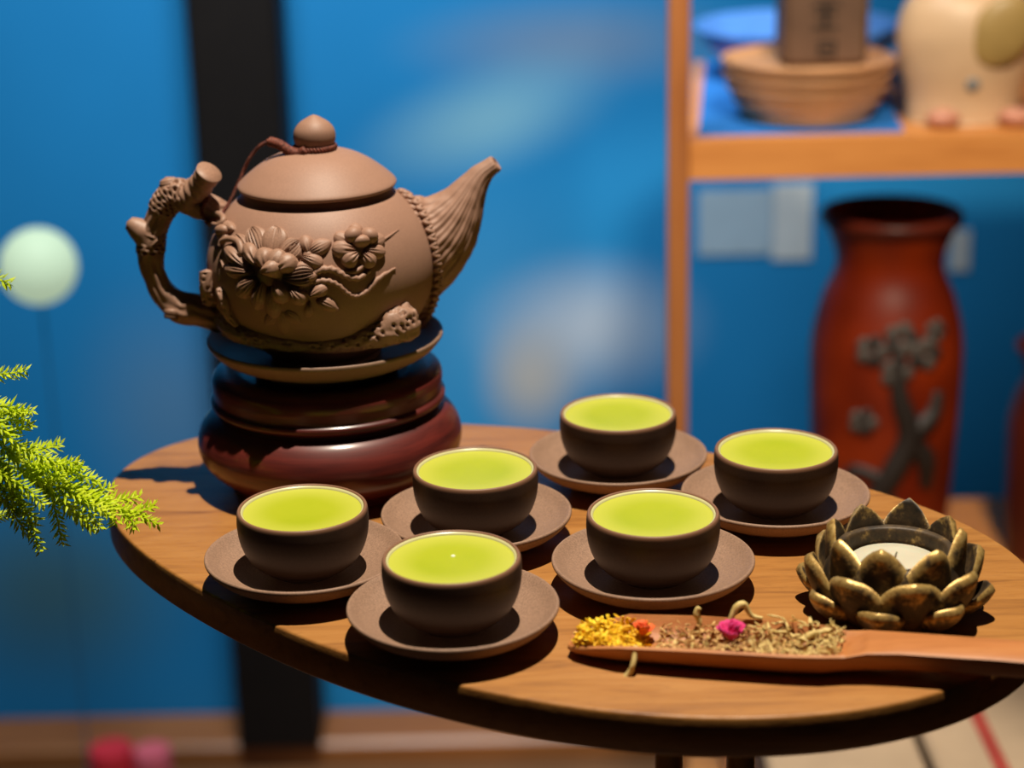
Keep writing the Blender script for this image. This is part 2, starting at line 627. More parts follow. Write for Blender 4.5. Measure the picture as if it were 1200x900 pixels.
def body_hit(u, v):
    """Point and outward normal on the pot's belly behind a pixel."""
    d = ray(u, v)
    for R in (ER, ERB):
        o = (CAM - EC) / R
        dd = d / R
        a, b, c_ = dd @ dd, 2 * o @ dd, o @ o - 1
        disc = b * b - 4 * a * c_
        if disc < 0:
            continue
        p = CAM + d * ((-b - math.sqrt(disc)) / (2 * a))
        if (p[2] >= EC[2]) == (R is ER):
            n = (p - EC) / R ** 2
            return p, n / np.linalg.norm(n)
    # beyond the outline: closest rim direction
    dy = (AX[1] - 0.0) / d[1]
    p = CAM + d * dy
    n = (p - EC) / ER ** 2
    n /= np.linalg.norm(n)
    s_ = 1 / math.sqrt((((p - EC) / ER) ** 2).sum())
    return EC + (p - EC) * s_, n


def to_body(p):
    q = p - EC
    R = ER if q[2] >= 0 else ERB
    s_ = 1 / math.sqrt(((q / R) ** 2).sum())
    b = EC + q * s_
    n = (b - EC) / R ** 2
    return b, n / np.linalg.norm(n)


PXM = 1 / 2250.0


def relief_petal(b_px, t_px, width, height=7, grooves=4, groove=0.18, base_h=0.0, tip_curl=0.0, point=0.0, fringe=False, nu=18, nv=25):
    """A plump petal lying on the belly from b_px to t_px (closed mesh)."""
    b, nb = body_hit(*b_px)
    e, ne = body_hit(*t_px)
    d = e - b
    L = np.linalg.norm(d)
    d = d / L
    n0 = (nb + ne) / 2
    n0 /= np.linalg.norm(n0)
    sd = np.cross(n0, d)
    sd /= np.linalg.norm(sd)
    W = width * PXM / 2 * 1.22
    Hh = height * PXM * 1.1
    V, A = [], []
    for i in range(nu):
        u = i / (nu - 1)
        ww = W * (math.sin(math.pi * min(1, 0.10 + 0.90 * u) ** (1.7 if point == 0 else 1.2)) ** 0.62 if u < 1 else 0.0)
        if point > 0:
            ww *= (1 - point * u ** 3 * 0.6)
        for j in range(nv):
            v = -1 + 2 * j / (nv - 1)
            q, n = to_body(b + d * L * u + sd * ww * v)
            dome = math.sqrt(max(0.0, 1 - v * v)) * (0.55 + 0.45 * math.sin(math.pi * u ** 0.8))
            z = Hh * dome * (1 if u < 0.93 else max(0, (1 - u) / 0.07) ** 0.5)
            if i in (0, nu - 1):
                z *= 0.3
            z -= Hh * groove * (0.5 + 0.5 * math.cos((v + 0.13) * math.pi * (grooves + 1.5))) * (0.62 if fringe else max(0.05, 1 - 1.5 * u)) * (1 - v * v) * 1.15
            z += base_h * PXM * (1 - abs(v) ** 4) + tip_curl * PXM * u * u * (1 - v ** 4)
            V.append(q + n * (z - 0.0006))
    Fc = grid_faces(nu, nv, flip=True)
    # underside sunk into the clay
    off = len(V)
    for i in range(nu):
        for j in range(nv):
            p = V[i * nv + j]
            q, n = to_body(p)
            V.append(q - n * 0.0012)
    Fc += grid_faces(nu, nv, off=off)
    for i in range(nu - 1):
        a = i * nv
        Fc.append((a, a + nv, off + a + nv, off + a))
        a = i * nv + nv - 1
        Fc.append((a + nv, a, off + a, off + a + nv))
    for j in range(nv - 1):
        Fc.append((j + 1, j, off + j, off + j + 1))
        a = (nu - 1) * nv + j
        Fc.append((a, a + 1, off + a + 1, off + a))
    return V, Fc


def relief_ball(px_, rx, ry, rz, ang=0.0, lift=0.0):
    p, n = body_hit(*px_)
    up = np.array([0, 0, 1.0])
    s1 = np.cross(up, n); s1 /= np.linalg.norm(s1)
    s2 = np.cross(n, s1)
    ca, sa = math.cos(ang), math.sin(ang)
    a1, a2 = ca * s1 + sa * s2, -sa * s1 + ca * s2
    return ellipsoid(p + n * lift * PXM, (a1 * rx * PXM, a2 * ry * PXM, n * rz * PXM), 10, 16)


def relief_stem(pts, radii, lift=1.0, twist=0.0, seg=10, sub=8):
    path = []
    for q in pts:
        p, n = body_hit(*q)
        path.append(p + n * lift * PXM)
    dsp = None
    if twist:
        dsp = lambda p, s_, a, r: r * 0.22 * math.sin(a * 2 + s_ * twist * 1.6)
    return tube(path, [r * PXM for r in radii], seg, sub, dsp)


# large peony
V, Fc = relief_ball((316, 322), 17, 14, 6)
peony = mesh('flower_relief', V, Fc, M['pot_dark'], pot)


def grow(q, k=1.14, c_=(316, 317)):
    return (c_[0] + (q[0] - c_[0]) * k, c_[1] + (q[1] - c_[1]) * k)


tag(peony, 'large carved peony on the teapot belly')
for a in [((312, 308), (297, 273), 26, 8, 7, 0.6, 0, 2, 0, True), ((318, 306), (324, 272), 30, 9, 9, 0.6, 0, 3, 0, True), ((325, 309), (348, 287), 25, 9, 7, 0.6, 0, 2, 0, True), ((303, 310), (281, 281), 19, 9, 5, 0.5, 0, 2, 0, True),
          ((309, 314), (294, 290), 18, 15, 2, 0.3, 1), ((296, 314), (273, 294), 17, 13, 3, 0.35), ((302, 319), (272, 315), 17, 12, 4, 0.4),
          ((306, 325), (284, 341), 21, 13, 5, 0.45), ((312, 328), (304, 356), 18, 13, 3, 0.3), ((330, 324), (363, 319), 26, 13, 7, 0.5, 0, 1, 0, True),
          ((323, 326), (333, 350), 21, 16, 3, 0.2), ((338, 333), (353, 351), 18, 13, 4, 0.35), ((317, 334), (322, 366), 18, 9, 4, 0.35)]:
    a = (grow(a[0]), grow(a[1])) + tuple(a[2:])
    V, Fc = relief_petal(*a)
    mesh('petal', V, Fc, M['pot_dark'], peony)
# cupped petals around the heart
for a in [((318, 318), (311, 292), 23, 17, 2, 0.15, 4), ((320, 320), (334, 294), 24, 16, 3, 0.25, 4), ((326, 318), (349, 303), 23, 17, 3, 0.22, 3), ((312, 319), (335, 312), 20, 20, 2, 0.12, 6)]:
    V, Fc = relief_petal(*a)
    mesh('inner_petal', V, Fc, M['pot_dark'], peony)
# second flower
V, Fc = relief_ball((421, 290), 14, 12, 5)
blossom = mesh('flower_relief', V, Fc, M['pot'], pot)
tag(blossom, 'smaller carved blossom near the spout')
for a in [((418, 294), (388, 291), 20, 11, 3, 0.3), ((419, 296), (401, 310), 19, 12, 3, 0.28), ((422, 296), (438, 312), 17, 12, 3, 0.28), ((424, 293), (451, 296), 17, 10, 4, 0.32),
          ((424, 289), (450, 279), 18, 9, 3, 0.28), ((415, 288), (391, 275), 17, 9, 3, 0.3), ((418, 280), (416, 262), 15, 8, 2, 0.15)]:
    V, Fc = relief_petal(*a)
    mesh('petal', V, Fc, M['pot'], blossom)
for q, rx, ry, rz, an, li in [((412, 278), 12, 10, 12, 0.5, 6), ((430, 279), 11.5, 10.5, 12, -0.4, 6), ((421, 285), 12, 8, 12, 0, 6)]:
    V, Fc = relief_ball(q, rx, ry, rz, an, li)
    mesh('inner_petal', V, Fc, M['pot'], blossom)
# leaves, buds and stems of the relief
V, Fc = relief_ball((361, 299), 6, 6, 5, 0, 1)
spray = mesh('leaf_relief', V, Fc, M['pot'], pot)
tag(spray, 'carved leaves and buds between the two flowers')
for a in [((362, 298), (356, 276), 15, 9, 2, 0.12), ((362, 296), (389, 283), 18, 8, 5, 0.3, 0, 0, 0.6), ((353, 300), (379, 311), 16, 9, 4, 0.3), ((362, 346), (384, 336), 14, 9, 3, 0.22),
          ((371, 350), (398, 363), 15, 8, 4, 0.3, 0, 0, 0.7), ((330, 364), (333, 394), 18, 4, 5, 0.4, 0, 0, 0.6), ((333, 365), (354, 379), 15, 4, 4, 0.4, 0, 0, 0.6), ((326, 366), (310, 381), 14, 4, 4, 0.4, 0, 0, 0.6),
          ((352, 333), (350, 357), 13, 8, 3, 0.3), ((363, 352), (361, 372), 10, 6, 5, 0.4), ((354, 326), (372, 322), 12, 10, 4, 0.3)]:
    V, Fc = relief_petal(*a)
    mesh('leaf', V, Fc, M['pot'], spray)
for pts, rad, tw in [([(422, 303), (425, 311), (416, 318), (398, 319)], [3.2, 3.4, 3.6, 3], 0),
                     ([(363, 327), (374, 317), (390, 316), (404, 323), (420, 326), (433, 317)], [4, 5, 5, 4.6, 4.2, 3], 40),
                     ([(363, 331), (382, 329), (396, 334), (408, 344), (418, 347), (430, 341), (444, 326), (463, 314)], [4, 4.2, 3.8, 3.4, 3, 3.6, 3.8, 1.2], 60),
                     ([(448, 282), (457, 276), (467, 269)], [2, 1.6, 0.7], 0),
                     ([(258, 300), (262, 312), (266, 322)], [1, 1.8, 0.8], 0), ([(268, 302), (270, 312), (275, 318)], [1, 2, 0.8], 0)]:
    V, Fc = relief_stem(pts, [q * 0.85 for q in rad], 0.6, tw)
    mesh('stem', V, Fc, M['pot'], spray)
# curled buds beside the handle
V, Fc = relief_ball((264, 272), 13, 8, 9, 0.3, 4)
bud = mesh('bud_relief', V, Fc, M['pot_dark'], pot)
tag(bud, 'curled carved buds beside the handle')
V, Fc = relief_stem([(253, 266), (254, 258), (262, 255), (268, 260), (264, 267), (256, 266)], [3, 3.6, 4, 4, 3.6, 2.5], 8)
mesh('curl', V, Fc, M['pot_dark'], bud)
V, Fc = relief_stem([(262, 290), (265, 284), (275, 282), (284, 286), (287, 296), (283, 300)], [2.5, 3.4, 4, 4.6, 4.6, 3], 6)
mesh('curl', V, Fc, M['pot_dark'], bud)
for a in [((258, 262), (276, 270), 13, 10, 3, 0.25), ((256, 276), (268, 279), 12, 9, 3, 0.25)]:
    V, Fc = relief_petal(*a)
    mesh('petal', V, Fc, M['pot_dark'], bud)


# bark-like branch: pits and ridges cut into the surface
def bark(pit=0.22, ridge=0.10, cell=320.0, thr=0.42):
    def f(p, s_, a, r):
        q = Vector(p) * cell
        d1 = noise.voronoi(q)[0][0]
        hole = max(0.0, 1 - d1 / thr)
        hole = hole * hole * (3 - 2 * hole)
        big = noise.noise(Vector(p) * 110.0)
        return r * (-pit * hole + ridge * math.sin(a * 7 + 5 * big) * 0.6 + 0.16 * big)
    return f


def pt(u, v, dy=0.0):
    p = at(u, v, AX[1])
    p[1] += dy
    return p


def ptube(pts, rad, dy=0.0, seg=40, sub=16, disp=None, dys=None, endk=0.35):
    path = [pt(u, v, dy if dys is None else dys[i]) for i, (u, v) in enumerate(pts)]
    return tube(path, [r / 2150.0 for r in rad], seg, sub, disp, endk=endk)


hb = MB()


def handle_disp(p, s_, a, r):
    """Lengthwise ridges, rows of punched pits in two zones, a step at the end of each zone."""
    big = noise.noise(Vector(p) * 120.0)
    d = 0.045 * math.sin(a * 8 + 4 * big + 6 * s_) + 0.10 * big
    for z0, z1, k in ((0.20, 0.385, 9), (0.475, 0.565, 4)):
        if z0 <= s_ <= z1:
            d += 0.09
            fs = (s_ - z0) / (z1 - z0) * k
            fa = a / (2 * math.pi) * 11 + 0.5 * (int(fs) % 2)
            ds, da = abs(fs - int(fs) - 0.5), abs(fa - int(fa) - 0.5)
            h = max(0.0, 1 - math.hypot(ds, da) / 0.36)
            d -= 0.36 * min(1.0, h * 1.6)
    if 0.40 < s_ < 0.475:
        d -= 0.09 * (0.5 + 0.5 * math.cos(a * 6))
    if 0.60 < s_ < 0.74:
        d -= 0.10 * max(0, math.cos(a * 5)) ** 2
    return r * d


def ringed(p, s_, a, r):
    return r * (0.055 * math.sin(s_ * 34) * (1 - s_ ** 4) + 0.08 * noise.noise(Vector(p) * 140))


hb.add(*ptube([(262, 252), (246, 244), (226, 236), (208, 228), (196, 236), (186, 256), (178, 280), (177, 300), (181, 322), (193, 345), (212, 360), (236, 364), (262, 372)],
              [15, 16, 17.5, 18, 16.5, 15, 15.5, 15.5, 14, 15, 19, 19, 20], disp=handle_disp, sub=30, seg=110))
hb.add(*ptube([(212, 236), (228, 224), (240, 210), (248, 197)], [18, 17, 14.5, 16], disp=ringed, sub=16, seg=56, dys=[0, -0.003, -0.007, -0.010], endk=-0.3))
hb.add(*ptube([(181, 284), (170, 274), (159, 266), (151, 261)], [18, 16, 12.5, 8], disp=lambda p, s_, a, r: r * 0.08 * noise.noise(Vector(p) * 150), sub=12))
hb.add(*ptube([(206, 234), (199, 219), (196, 210)], [15, 12.5, 9], disp=ringed, sub=12, seg=40))
hb.add(*ptube([(204, 360), (203, 369)], [10, 8.5], disp=ringed, sub=8, dys=[-0.0065, -0.0075], endk=-0.6))
hb.build('handle', M['pot_dark'], pot)
# root that wraps the belly and ends in a cut log
rb = MB()


def belly_path(pts, lift):
    out = []
    for (u, v), l in zip(pts, lift):
        p, n = body_hit(u, v)
        out.append(p + n * l * PXM)
    return out


rp = [(250, 352), (258, 368), (276, 384), (304, 396), (340, 403), (380, 405), (415, 399), (438, 389), (456, 379), (474, 370)]
rr = [14, 14, 13, 11, 9, 9, 12, 17, 23, 25]
rb.add(*tube(belly_path(rp, [4, 4, 3, 2, 1, 1, 2, 4, 6, 6]), [r * PXM for r in rr], 56, 22, bark(0.42, 0.05, 290, 0.44)))
rb.add(*tube(belly_path([(246, 318), (248, 334), (252, 352)], [4, 5, 5]), [9 * PXM, 10 * PXM, 11 * PXM], 40, 16, bark(0.4, 0.08, 330, 0.42)))
rb.add(*tube(belly_path([(258, 338), (264, 350), (270, 366), (280, 380)], [2, 3, 3, 2]), [5 * PXM, 7 * PXM, 7 * PXM, 5 * PXM], 32, 16, bark(0.4, 0.1, 330, 0.42)))
tag(rb.build('root_relief', M['pot_dark'], pot), 'pitted bark root wrapping the lower belly')

# spout
SD = 0.012


def spout_disp(p, s_, a, r):
    return r * (0.022 * math.sin(a * 38 + 6.0 * s_) * (1 - 0.5 * s_) + 0.018 * math.sin(a * 15 - 3 * s_) + 0.04 * noise.noise(Vector(p) * 160))


def spout_tube():
    C = [(478, 300, 64, 44), (500, 297, 61, 46), (517, 286, 50, 42), (533, 268, 39, 34), (546, 246, 27, 25), (555, 228, 19, 18), (564, 214, 13.5, 13.5), (573, 207, 11, 12), (580, 203, 10.5, 12)]
    ang = [4, 8, 20, 32, 40, 44, 46, 42, 34]
    P = smooth_profile([np.array(list(c_) + [a_], float) for c_, a_ in zip(C, ang)], 10)
    V = []
    n = len(P)
    seg = 192
    for i, q in enumerate(P):
        s_ = i / (n - 1)
        cpt = pt(q[0], q[1], SD + 0.012 * s_)
        a_ = math.radians(q[4])
        # section plane: one axis in the picture plane across the spout, one in depth
        ax1 = np.array([-math.sin(a_), 0, math.cos(a_)]) * q[2] / 2120
        ax2 = np.array([0.0, 1.0, 0]) * q[3] / 2120
        for k in range(seg):
            ph = 2 * math.pi * k / seg
            d = math.cos(ph) * ax1 + math.sin(ph) * ax2
            V.append(cpt + d * (1 + spout_disp(cpt + d, s_, ph, 1.0)))
    Fc = grid_faces(n, seg, True, flip=True)
    # lip and inner throat
    off = len(V)
    tipc = np.mean(V[-seg:], axis=0)
    last = list(V[-seg:])
    inw = np.array([0.0012, 0, 0.0004])
    for f_, dz in ((0.82, inw), (0.70, inw * 0.6), (0.55, -inw * 4), (0.4, -inw * 7)):
        for p in last:
            V.append(tipc + (p - tipc) * f_ + dz)
    Fc += grid_faces(5, seg, True, off=off - seg, flip=True)
    b = len(V)
    V.append(tipc - inw * 8)
    for k in range(seg):
        Fc.append((b, b - seg + (k + 1) % seg, b - seg + k))
    return V, [tuple(reversed(q)) for q in Fc]


V, Fc = spout_tube()
spout = mesh('spout', V, Fc, M['pot'], pot)
# braided collar where the spout leaves the belly
cb = MB()
for row, (dx, rr_) in enumerate(((0, 6.6), (9, 5.4))):
    line = [(472, 229), (482, 238), (489, 250), (495, 266), (499, 284), (502, 302), (503, 320), (502, 338), (499, 355), (495, 371), (490, 384)]
    S = smooth_profile([np.array(q, float) for q in line], 4)
    for i, q in enumerate(S):
        ph = i / (len(S) - 1)
        p = pt(q[0] + dx * (0.4 + math.sin(math.pi * ph) * 0.8), q[1] + (2 if i % 2 else 0))
        # sits on the front of the spout's foot
        p[1] += SD - 0.017 * math.sin(math.pi * min(1, ph * 1.05)) - 0.004 + row * -0.002
        a_ = math.radians(35 if i % 2 else -25)
        a1 = np.array([math.cos(a_), 0, math.sin(a_)]) * rr_ / 2120 * 1.25
        a2 = np.array([-math.sin(a_), 0, math.cos(a_)]) * rr_ / 2120 * 0.62
        cb.add(*ellipsoid(p, (a1, a2, np.array([0, -1, 0]) * rr_ / 2120), 8, 10))
tag(cb.build('braided_collar', M['pot'], spout), 'braided band around the foot of the spout')


# cord from the knob to the handle: two twisted strands
def twisted(path, r, turns, sub=20, strands=2):
    S = np.array(smooth_profile([np.array(q, float) for q in path], sub))
    tan = np.gradient(S, axis=0)
    tan /= np.linalg.norm(tan, axis=1)[:, None]
    mb = MB()
    for s_ in range(strands):
        pts = []
        for i, (c_, t_) in enumerate(zip(S, tan)):
            a = 2 * math.pi * (turns * i / len(S) + s_ / strands)
            n1 = np.cross(t_, [0.1, 1, 0.2]); n1 /= np.linalg.norm(n1)
            n2 = np.cross(t_, n1)
            pts.append(c_ + (math.cos(a) * n1 + math.sin(a) * n2) * r * 0.8)
        mb.add(*tube(pts, [r * 0.60] * len(pts), 8, 1))
    return mb


ring = [AX + np.array([0.0106 * math.cos(a), 0.0106 * math.sin(a), kz + 0.0012]) for a in np.linspace(0, 2 * math.pi, 17)]
cord = twisted(ring, 0.0013, 20, 12).build('cord', M['cord'], pot)
tag(cord, 'thin red-brown cord tying the lid knob to the handle')
tail = [AX + np.array([-0.004, -0.0100, kz + 0.0016]), pt(352, 177, -0.008), pt(340, 174, -0.006), pt(328, 168, -0.003), pt(316, 166, 0.0), pt(302, 174, 0.004), pt(291, 188, 0.004), pt(283, 205, 0.004),
        pt(276, 222, 0.0), pt(268, 238, -0.004), pt(259, 250, -0.010), pt(250, 252, -0.012)]
twisted(tail[:5], 0.0021, 9, 24, 2).build('braid', M['cord'], cord)
twisted(tail[3:], 0.00085, 26, 14).build('strand', M['cord'], cord)
wrap = [pt(245 + 6 * math.cos(a), 243 + 17 * math.sin(a), -0.017 * math.cos(a * 0.5)) for a in np.linspace(-1.2, 1.5, 8)]
wrap = [at(243, 243, AX[1]) + np.array([0.002 * math.sin(3 * a), -0.0098 * math.sin(a), 0.0095 * math.cos(a)]) for a in np.linspace(0, 2 * math.pi, 17)]
twisted(wrap, 0.0010, 14, 10).build('loop', M['cord'], cord)

# ------------------------------------------------------------------ cups and saucers
SAUCER = smooth_profile([(0.0, 0.0028), (0.0215, 0.0028), (0.0235, 0.0), (0.0265, 0.0), (0.0280, 0.0026), (0.0360, 0.0050), (0.0445, 0.0090), (0.0494, 0.0140), (0.0503, 0.0160),
                         (0.0494, 0.0170), (0.0478, 0.0161), (0.0430, 0.0126), (0.0340, 0.0085), (0.0250, 0.0064), (0.0, 0.0060)], 5)
CUP_OUT = smooth_profile([(0.0, 0.0018), (0.0125, 0.0018), (0.0135, 0.0), (0.0158, 0.0), (0.0166, 0.0020), (0.0222, 0.0042), (0.0282, 0.0100), (0.0317, 0.0180), (0.0329, 0.0260), (0.0328, 0.0315),
                          (0.0325, 0.0338), (0.0319, 0.0347), (0.0311, 0.0347), (0.0306, 0.0341)], 5)
CUP_IN = smooth_profile([(0.0306, 0.0341), (0.0294, 0.0327), (0.0288, 0.0265), (0.0270, 0.0185), (0.0232, 0.0110), (0.0175, 0.0056), (0.010, 0.0036), (0.0, 0.0034)], 5)
LVL = 0.0326
TEA = [(0.0, LVL - 0.012), (0.0276, LVL - 0.012), (0.0289, LVL - 0.0045), (0.02945, LVL + 0.0003), (0.0291, LVL + 0.0001), (0.0286, LVL), (0.0, LVL)]

cups = {'A': (354, 593, 'leftmost small brown clay cup of green tea, before the red stand'),
        'F': (528.9, 650.5, 'small brown clay cup of green tea nearest the front edge, with a bubble'),
        'C': (556.7, 546.7, 'small brown clay cup of green tea just right of the red stand'),
        'B': (724.1, 481.4, 'farthest small brown clay cup of green tea at the back edge'),
        'R': (765.3, 598.6, 'small brown clay cup of green tea right behind the wooden scoop'),
        'G': (909.5, 524.2, 'rightmost small brown clay cup of green tea, behind the lotus holder')}
slab = {'A': 'leftmost brown clay saucer, overhanging toward the left table edge', 'F': 'brown clay saucer nearest the front edge of the table',
        'C': 'brown clay saucer just right of the red stand', 'B': 'farthest brown clay saucer at the back edge of the table',
        'R': 'brown clay saucer right behind the wooden scoop', 'G': 'rightmost brown clay saucer, behind the lotus holder'}
first = None
for k, (u, v, lab) in cups.items():
    p = on_plane(u, v + 1, 0.0410)
    base = np.array([p[0], p[1], T])
    V, Fc = None, None
    if first is None:
        V, Fc = lathe([(a, b) for a, b in SAUCER], base, 128)
        so = mesh('saucer', V, Fc, M['clay'], loc=base)
        cbase = base + np.array([0, 0, 0.0062])
        co = empty('tea_cup', tuple(cbase), lab, 'cup', 'small cups of green tea')
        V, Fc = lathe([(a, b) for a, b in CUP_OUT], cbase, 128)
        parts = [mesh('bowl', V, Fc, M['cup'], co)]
        V, Fc = lathe([(a, b) for a, b in CUP_IN], cbase, 128)
        parts.append(mesh('glaze', V, Fc, M['glaze'], co))
        V, Fc = lathe(TEA, cbase, 128)
        parts.append(mesh('tea', V, Fc, M['tea'], co))
        first = (so, co, parts)
    else:
        so = first[0].copy()
        COL.objects.link(so)
        so.location = base
        so.rotation_euler.z = rng.uniform(0, 6)
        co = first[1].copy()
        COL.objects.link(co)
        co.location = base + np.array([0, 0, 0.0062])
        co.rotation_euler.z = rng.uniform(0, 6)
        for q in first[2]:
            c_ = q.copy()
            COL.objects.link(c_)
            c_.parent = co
    tag(so, slab[k], 'saucer', 'clay saucers under the cups')
    tag(co, lab, 'cup', 'small cups of green tea')
    if k == 'F':
        t = NT('glint_film')
        t.set((0.9, 0.95, 0.7, 1), 0.08, 0.8)
        bc = on_plane(531, 652, 0.0062 + LVL)  # pale bead added to stand for the lamp glint on this tea
        V, Fc = ellipsoid(bc, ((0.0011, 0, 0), (0, 0.0011, 0), (0, 0, 0.0008)), 10, 16)
        V = np.array(V)
        rz = -co.rotation_euler.z
        o_ = np.array(co.location)
        q = V - o_
        q = np.stack([q[:, 0] * math.cos(rz) - q[:, 1] * math.sin(rz), q[:, 0] * math.sin(rz) + q[:, 1] * math.cos(rz), q[:, 2]], 1)
        mesh('glint', q + o_, Fc, t.m, co)

# ------------------------------------------------------------------ lotus candle holder
t = NT('gilded_bronze')
c = t.coord()
at_ = t.n('ShaderNodeAttribute', attribute_name='wear')
n1 = t.noise(c, 130, 5, 0.65)
n2 = t.noise(c, 420, 4, 0.7)
wv = t.math('ADD', at_.outputs['Fac'], t.math('MULTIPLY', t.math('SUBTRACT', n1, 0.5), 1.5))
wv = t.math('ADD', wv, t.math('MULTIPLY', t.math('SUBTRACT', n2, 0.5), 0.7))
gold = t.ramp(n2, [(0.3, (0.34, 0.18, 0.040, 1)), (0.7, (0.58, 0.40, 0.14, 1))])
dark = t.ramp(n1, [(0.3, (0.016, 0.011, 0.007, 1)), (0.7, (0.095, 0.055, 0.022, 1))])
fac = t.maprange(wv, 0.36, 0.86)
t.set(t.mix(fac, dark, gold), t.maprange(fac, 0, 1, 0.55, 0.38), 0.5, t.maprange(fac, 0, 1, 0.1, 0.5))
t.bump(n2, 0.35, 0.0006)
M['bronze'] = t.m


def lotus_petal(ang, r0, z0, L, W, tilt0, tilt1, thick=0.0030, tip=2.2, nu=14, nv=11):
    """Thick spoon-shaped petal rising from radius r0; tilt = angle of its spine from vertical at root / tip."""
    er = np.array([math.cos(ang), math.sin(ang), 0])
    es = np.array([-math.sin(ang), math.cos(ang), 0])
    ez = np.array([0, 0, 1.0])
    sp = [np.array([r0, z0])]
    for i in range(1, nu):
        u = (i - 0.5) / (nu - 1)
        a = tilt0 + (tilt1 - tilt0) * u
        sp.append(sp[-1] + np.array([math.sin(a), math.cos(a)]) * L / (nu - 1))
    out, inn, A = [], [], []
    for i in range(nu):
        u = i / (nu - 1)
        ww = W / 2 * (0.72 + 0.28 * math.sin(math.pi * min(u * 1.3, 0.5))) * max(0.0, 1 - max(0, (u - 0.25) / 0.75) ** tip) ** (0.72 if tip < 2.4 else 0.55)
        ww = max(ww, 0.0006)
        a = tilt0 + (tilt1 - tilt0) * u
        nrm = math.cos(a) * er - math.sin(a) * ez          # outward normal
        c_ = er * sp[i][0] + ez * sp[i][1]
        th = thick * (1 - 0.35 * u)
        for j in range(nv):
            v = -1 + 2 * j / (nv - 1)
            bow = -0.30 * ww * v * v                        # sides wrap inward
            dome = th * math.sqrt(max(0, 1 - v * v)) * (1 if i < nu - 1 else 0.3)
            p = c_ + es * ww * v + nrm * bow
            out.append(p + nrm * dome)
            inn.append(p - nrm * dome * 0.35)
            e = max(abs(v) ** 3, max(0, (u - 0.45) / 0.55) ** 1.6)
            A.append(0.22 + 0.72 * e)
    V = out + inn
    off = len(out)
    Fc = grid_faces(nu, nv, flip=False) + grid_faces(nu, nv, off=off, flip=True)
    for i in range(nu - 1):
        a = i * nv
        Fc.append((a, a + nv, off + a + nv, off + a))
        a = i * nv + nv - 1
        Fc.append((a + nv, a, off + a, off + a + nv))
    for j in range(nv - 1):
        Fc.append((j + 1, j, off + j, off + j + 1))
        a = (nu - 1) * nv + j
        Fc.append((a, a + 1, off + a + 1, off + a))
    return np.array(V), Fc, A + [a * 0.6 for a in A]


LC = np.array([0.1815, 0.8760, T])
lotus = empty('lotus_candle_holder', tuple(LC), 'gilded dark bronze lotus-flower candle holder with layered petals', 'candle holder')
prof = smooth_profile([(0.0, 0.0), (0.026, 0.0), (0.031, 0.002), (0.034, 0.009), (0.0335, 0.020), (0.0310, 0.0290), (0.0290, 0.0318), (0.0268, 0.0322), (0.0246, 0.0312),
                       (0.0238, 0.026), (0.0235, 0.0180), (0.0, 0.0175)], 5)
V, Fc = lathe([(a, b) for a, b in prof], LC, 96)
mesh('bowl', V, Fc, M['bronze'], lotus, attr=[0.30] * len(V))
for n_, a0, r0, z0, L, W, t0, t1, th, tp in [(8, -112, 0.0270, 0.010, 0.0345, 0.0300, 16, 3, 0.0056, 2.1),
                                         (8, -88, 0.0295, 0.006, 0.0290, 0.0325, 48, 6, 0.0054, 2.8),
                                         (8, -108, 0.0300, 0.0050, 0.0235, 0.0250, 80, 22, 0.0052, 2.8)]:
    for k in range(n_):
        a = math.radians(a0 + 360 * k / n_ + rng.uniform(-3, 3))
        V, Fc, A = lotus_petal(a, r0, z0, L * rng.uniform(0.95, 1.05), W, math.radians(t0 + rng.uniform(-4, 4)), math.radians(t1 + rng.uniform(-5, 5)), th, tp)
        mesh('petal', V * np.array([0.96, 0.96, 1.0]) + LC, Fc, M['bronze'], lotus, attr=A)
M['wax'] = plain('candle_wax', (0.55, 0.49, 0.38), 0.45, 0.4, var=0.05, Subsurface_Weight=0.2)
candle = empty('tealight_candle', tuple(LC + [0, 0, 0.0178]), 'cream tealight candle inside the bronze lotus holder', 'candle')
V, Fc = lathe([(0, 0.0180), (0.0215, 0.0180), (0.0222, 0.0186), (0.0222, 0.0245), (0.0214, 0.0252), (0.016, 0.0248), (0.0, 0.0244)], LC, 72)
mesh('wax', V, Fc, M['wax'], candle)
V, Fc = tube([LC + [0, 0, 0.0240], LC + [0.0003, 0, 0.0275], LC + [0.001, 0, 0.030]], [0.0006, 0.0006, 0.0004], 8, 4)
mesh('wick', V, Fc, plain('wick', (0.5, 0.45, 0.35), 0.8), candle)

# ------------------------------------------------------------------ wooden scoop with dried flowers
s0 = on_plane(667, 752, 0.006)
s1 = on_plane(1200, 772, 0.014)
SDIR = (s1 - s0) * np.array([1, 1, 0])
SDIR /= np.linalg.norm(SDIR)
SS = np.array([-SDIR[1], SDIR[0], 0])
S0 = np.array([s0[0], s0[1], T]) + SS * 0.0035
SLEN = 0.255
keys = [  # s, half width, bottom z, rim z, trough depth
    (0.000, 0.0075, 0.0022, 0.0060, 0.0010), (0.004, 0.0115, 0.0012, 0.0072, 0.0030), (0.012, 0.0150, 0.0004, 0.0095, 0.0060), (0.025, 0.0186, 0.0002, 0.0124, 0.0092),
    (0.060, 0.0192, 0.0002, 0.0138, 0.0104), (0.100, 0.0186, 0.0003, 0.0142, 0.0106), (0.116, 0.0172, 0.0008, 0.0144, 0.0092), (0.126, 0.0142, 0.0022, 0.0138, 0.0040),
    (0.136, 0.0124, 0.0030, 0.0156, 0.0004), (0.150, 0.0114, 0.0040, 0.0162, -0.0008), (0.190, 0.0110, 0.0044, 0.0164, -0.0012), (0.240, 0.0114, 0.0044, 0.0162, -0.0012), (0.252, 0.0095, 0.0060, 0.0145, -0.001), (0.255, 0.006, 0.0075, 0.0130, -0.0005)]
K = np.array(keys)


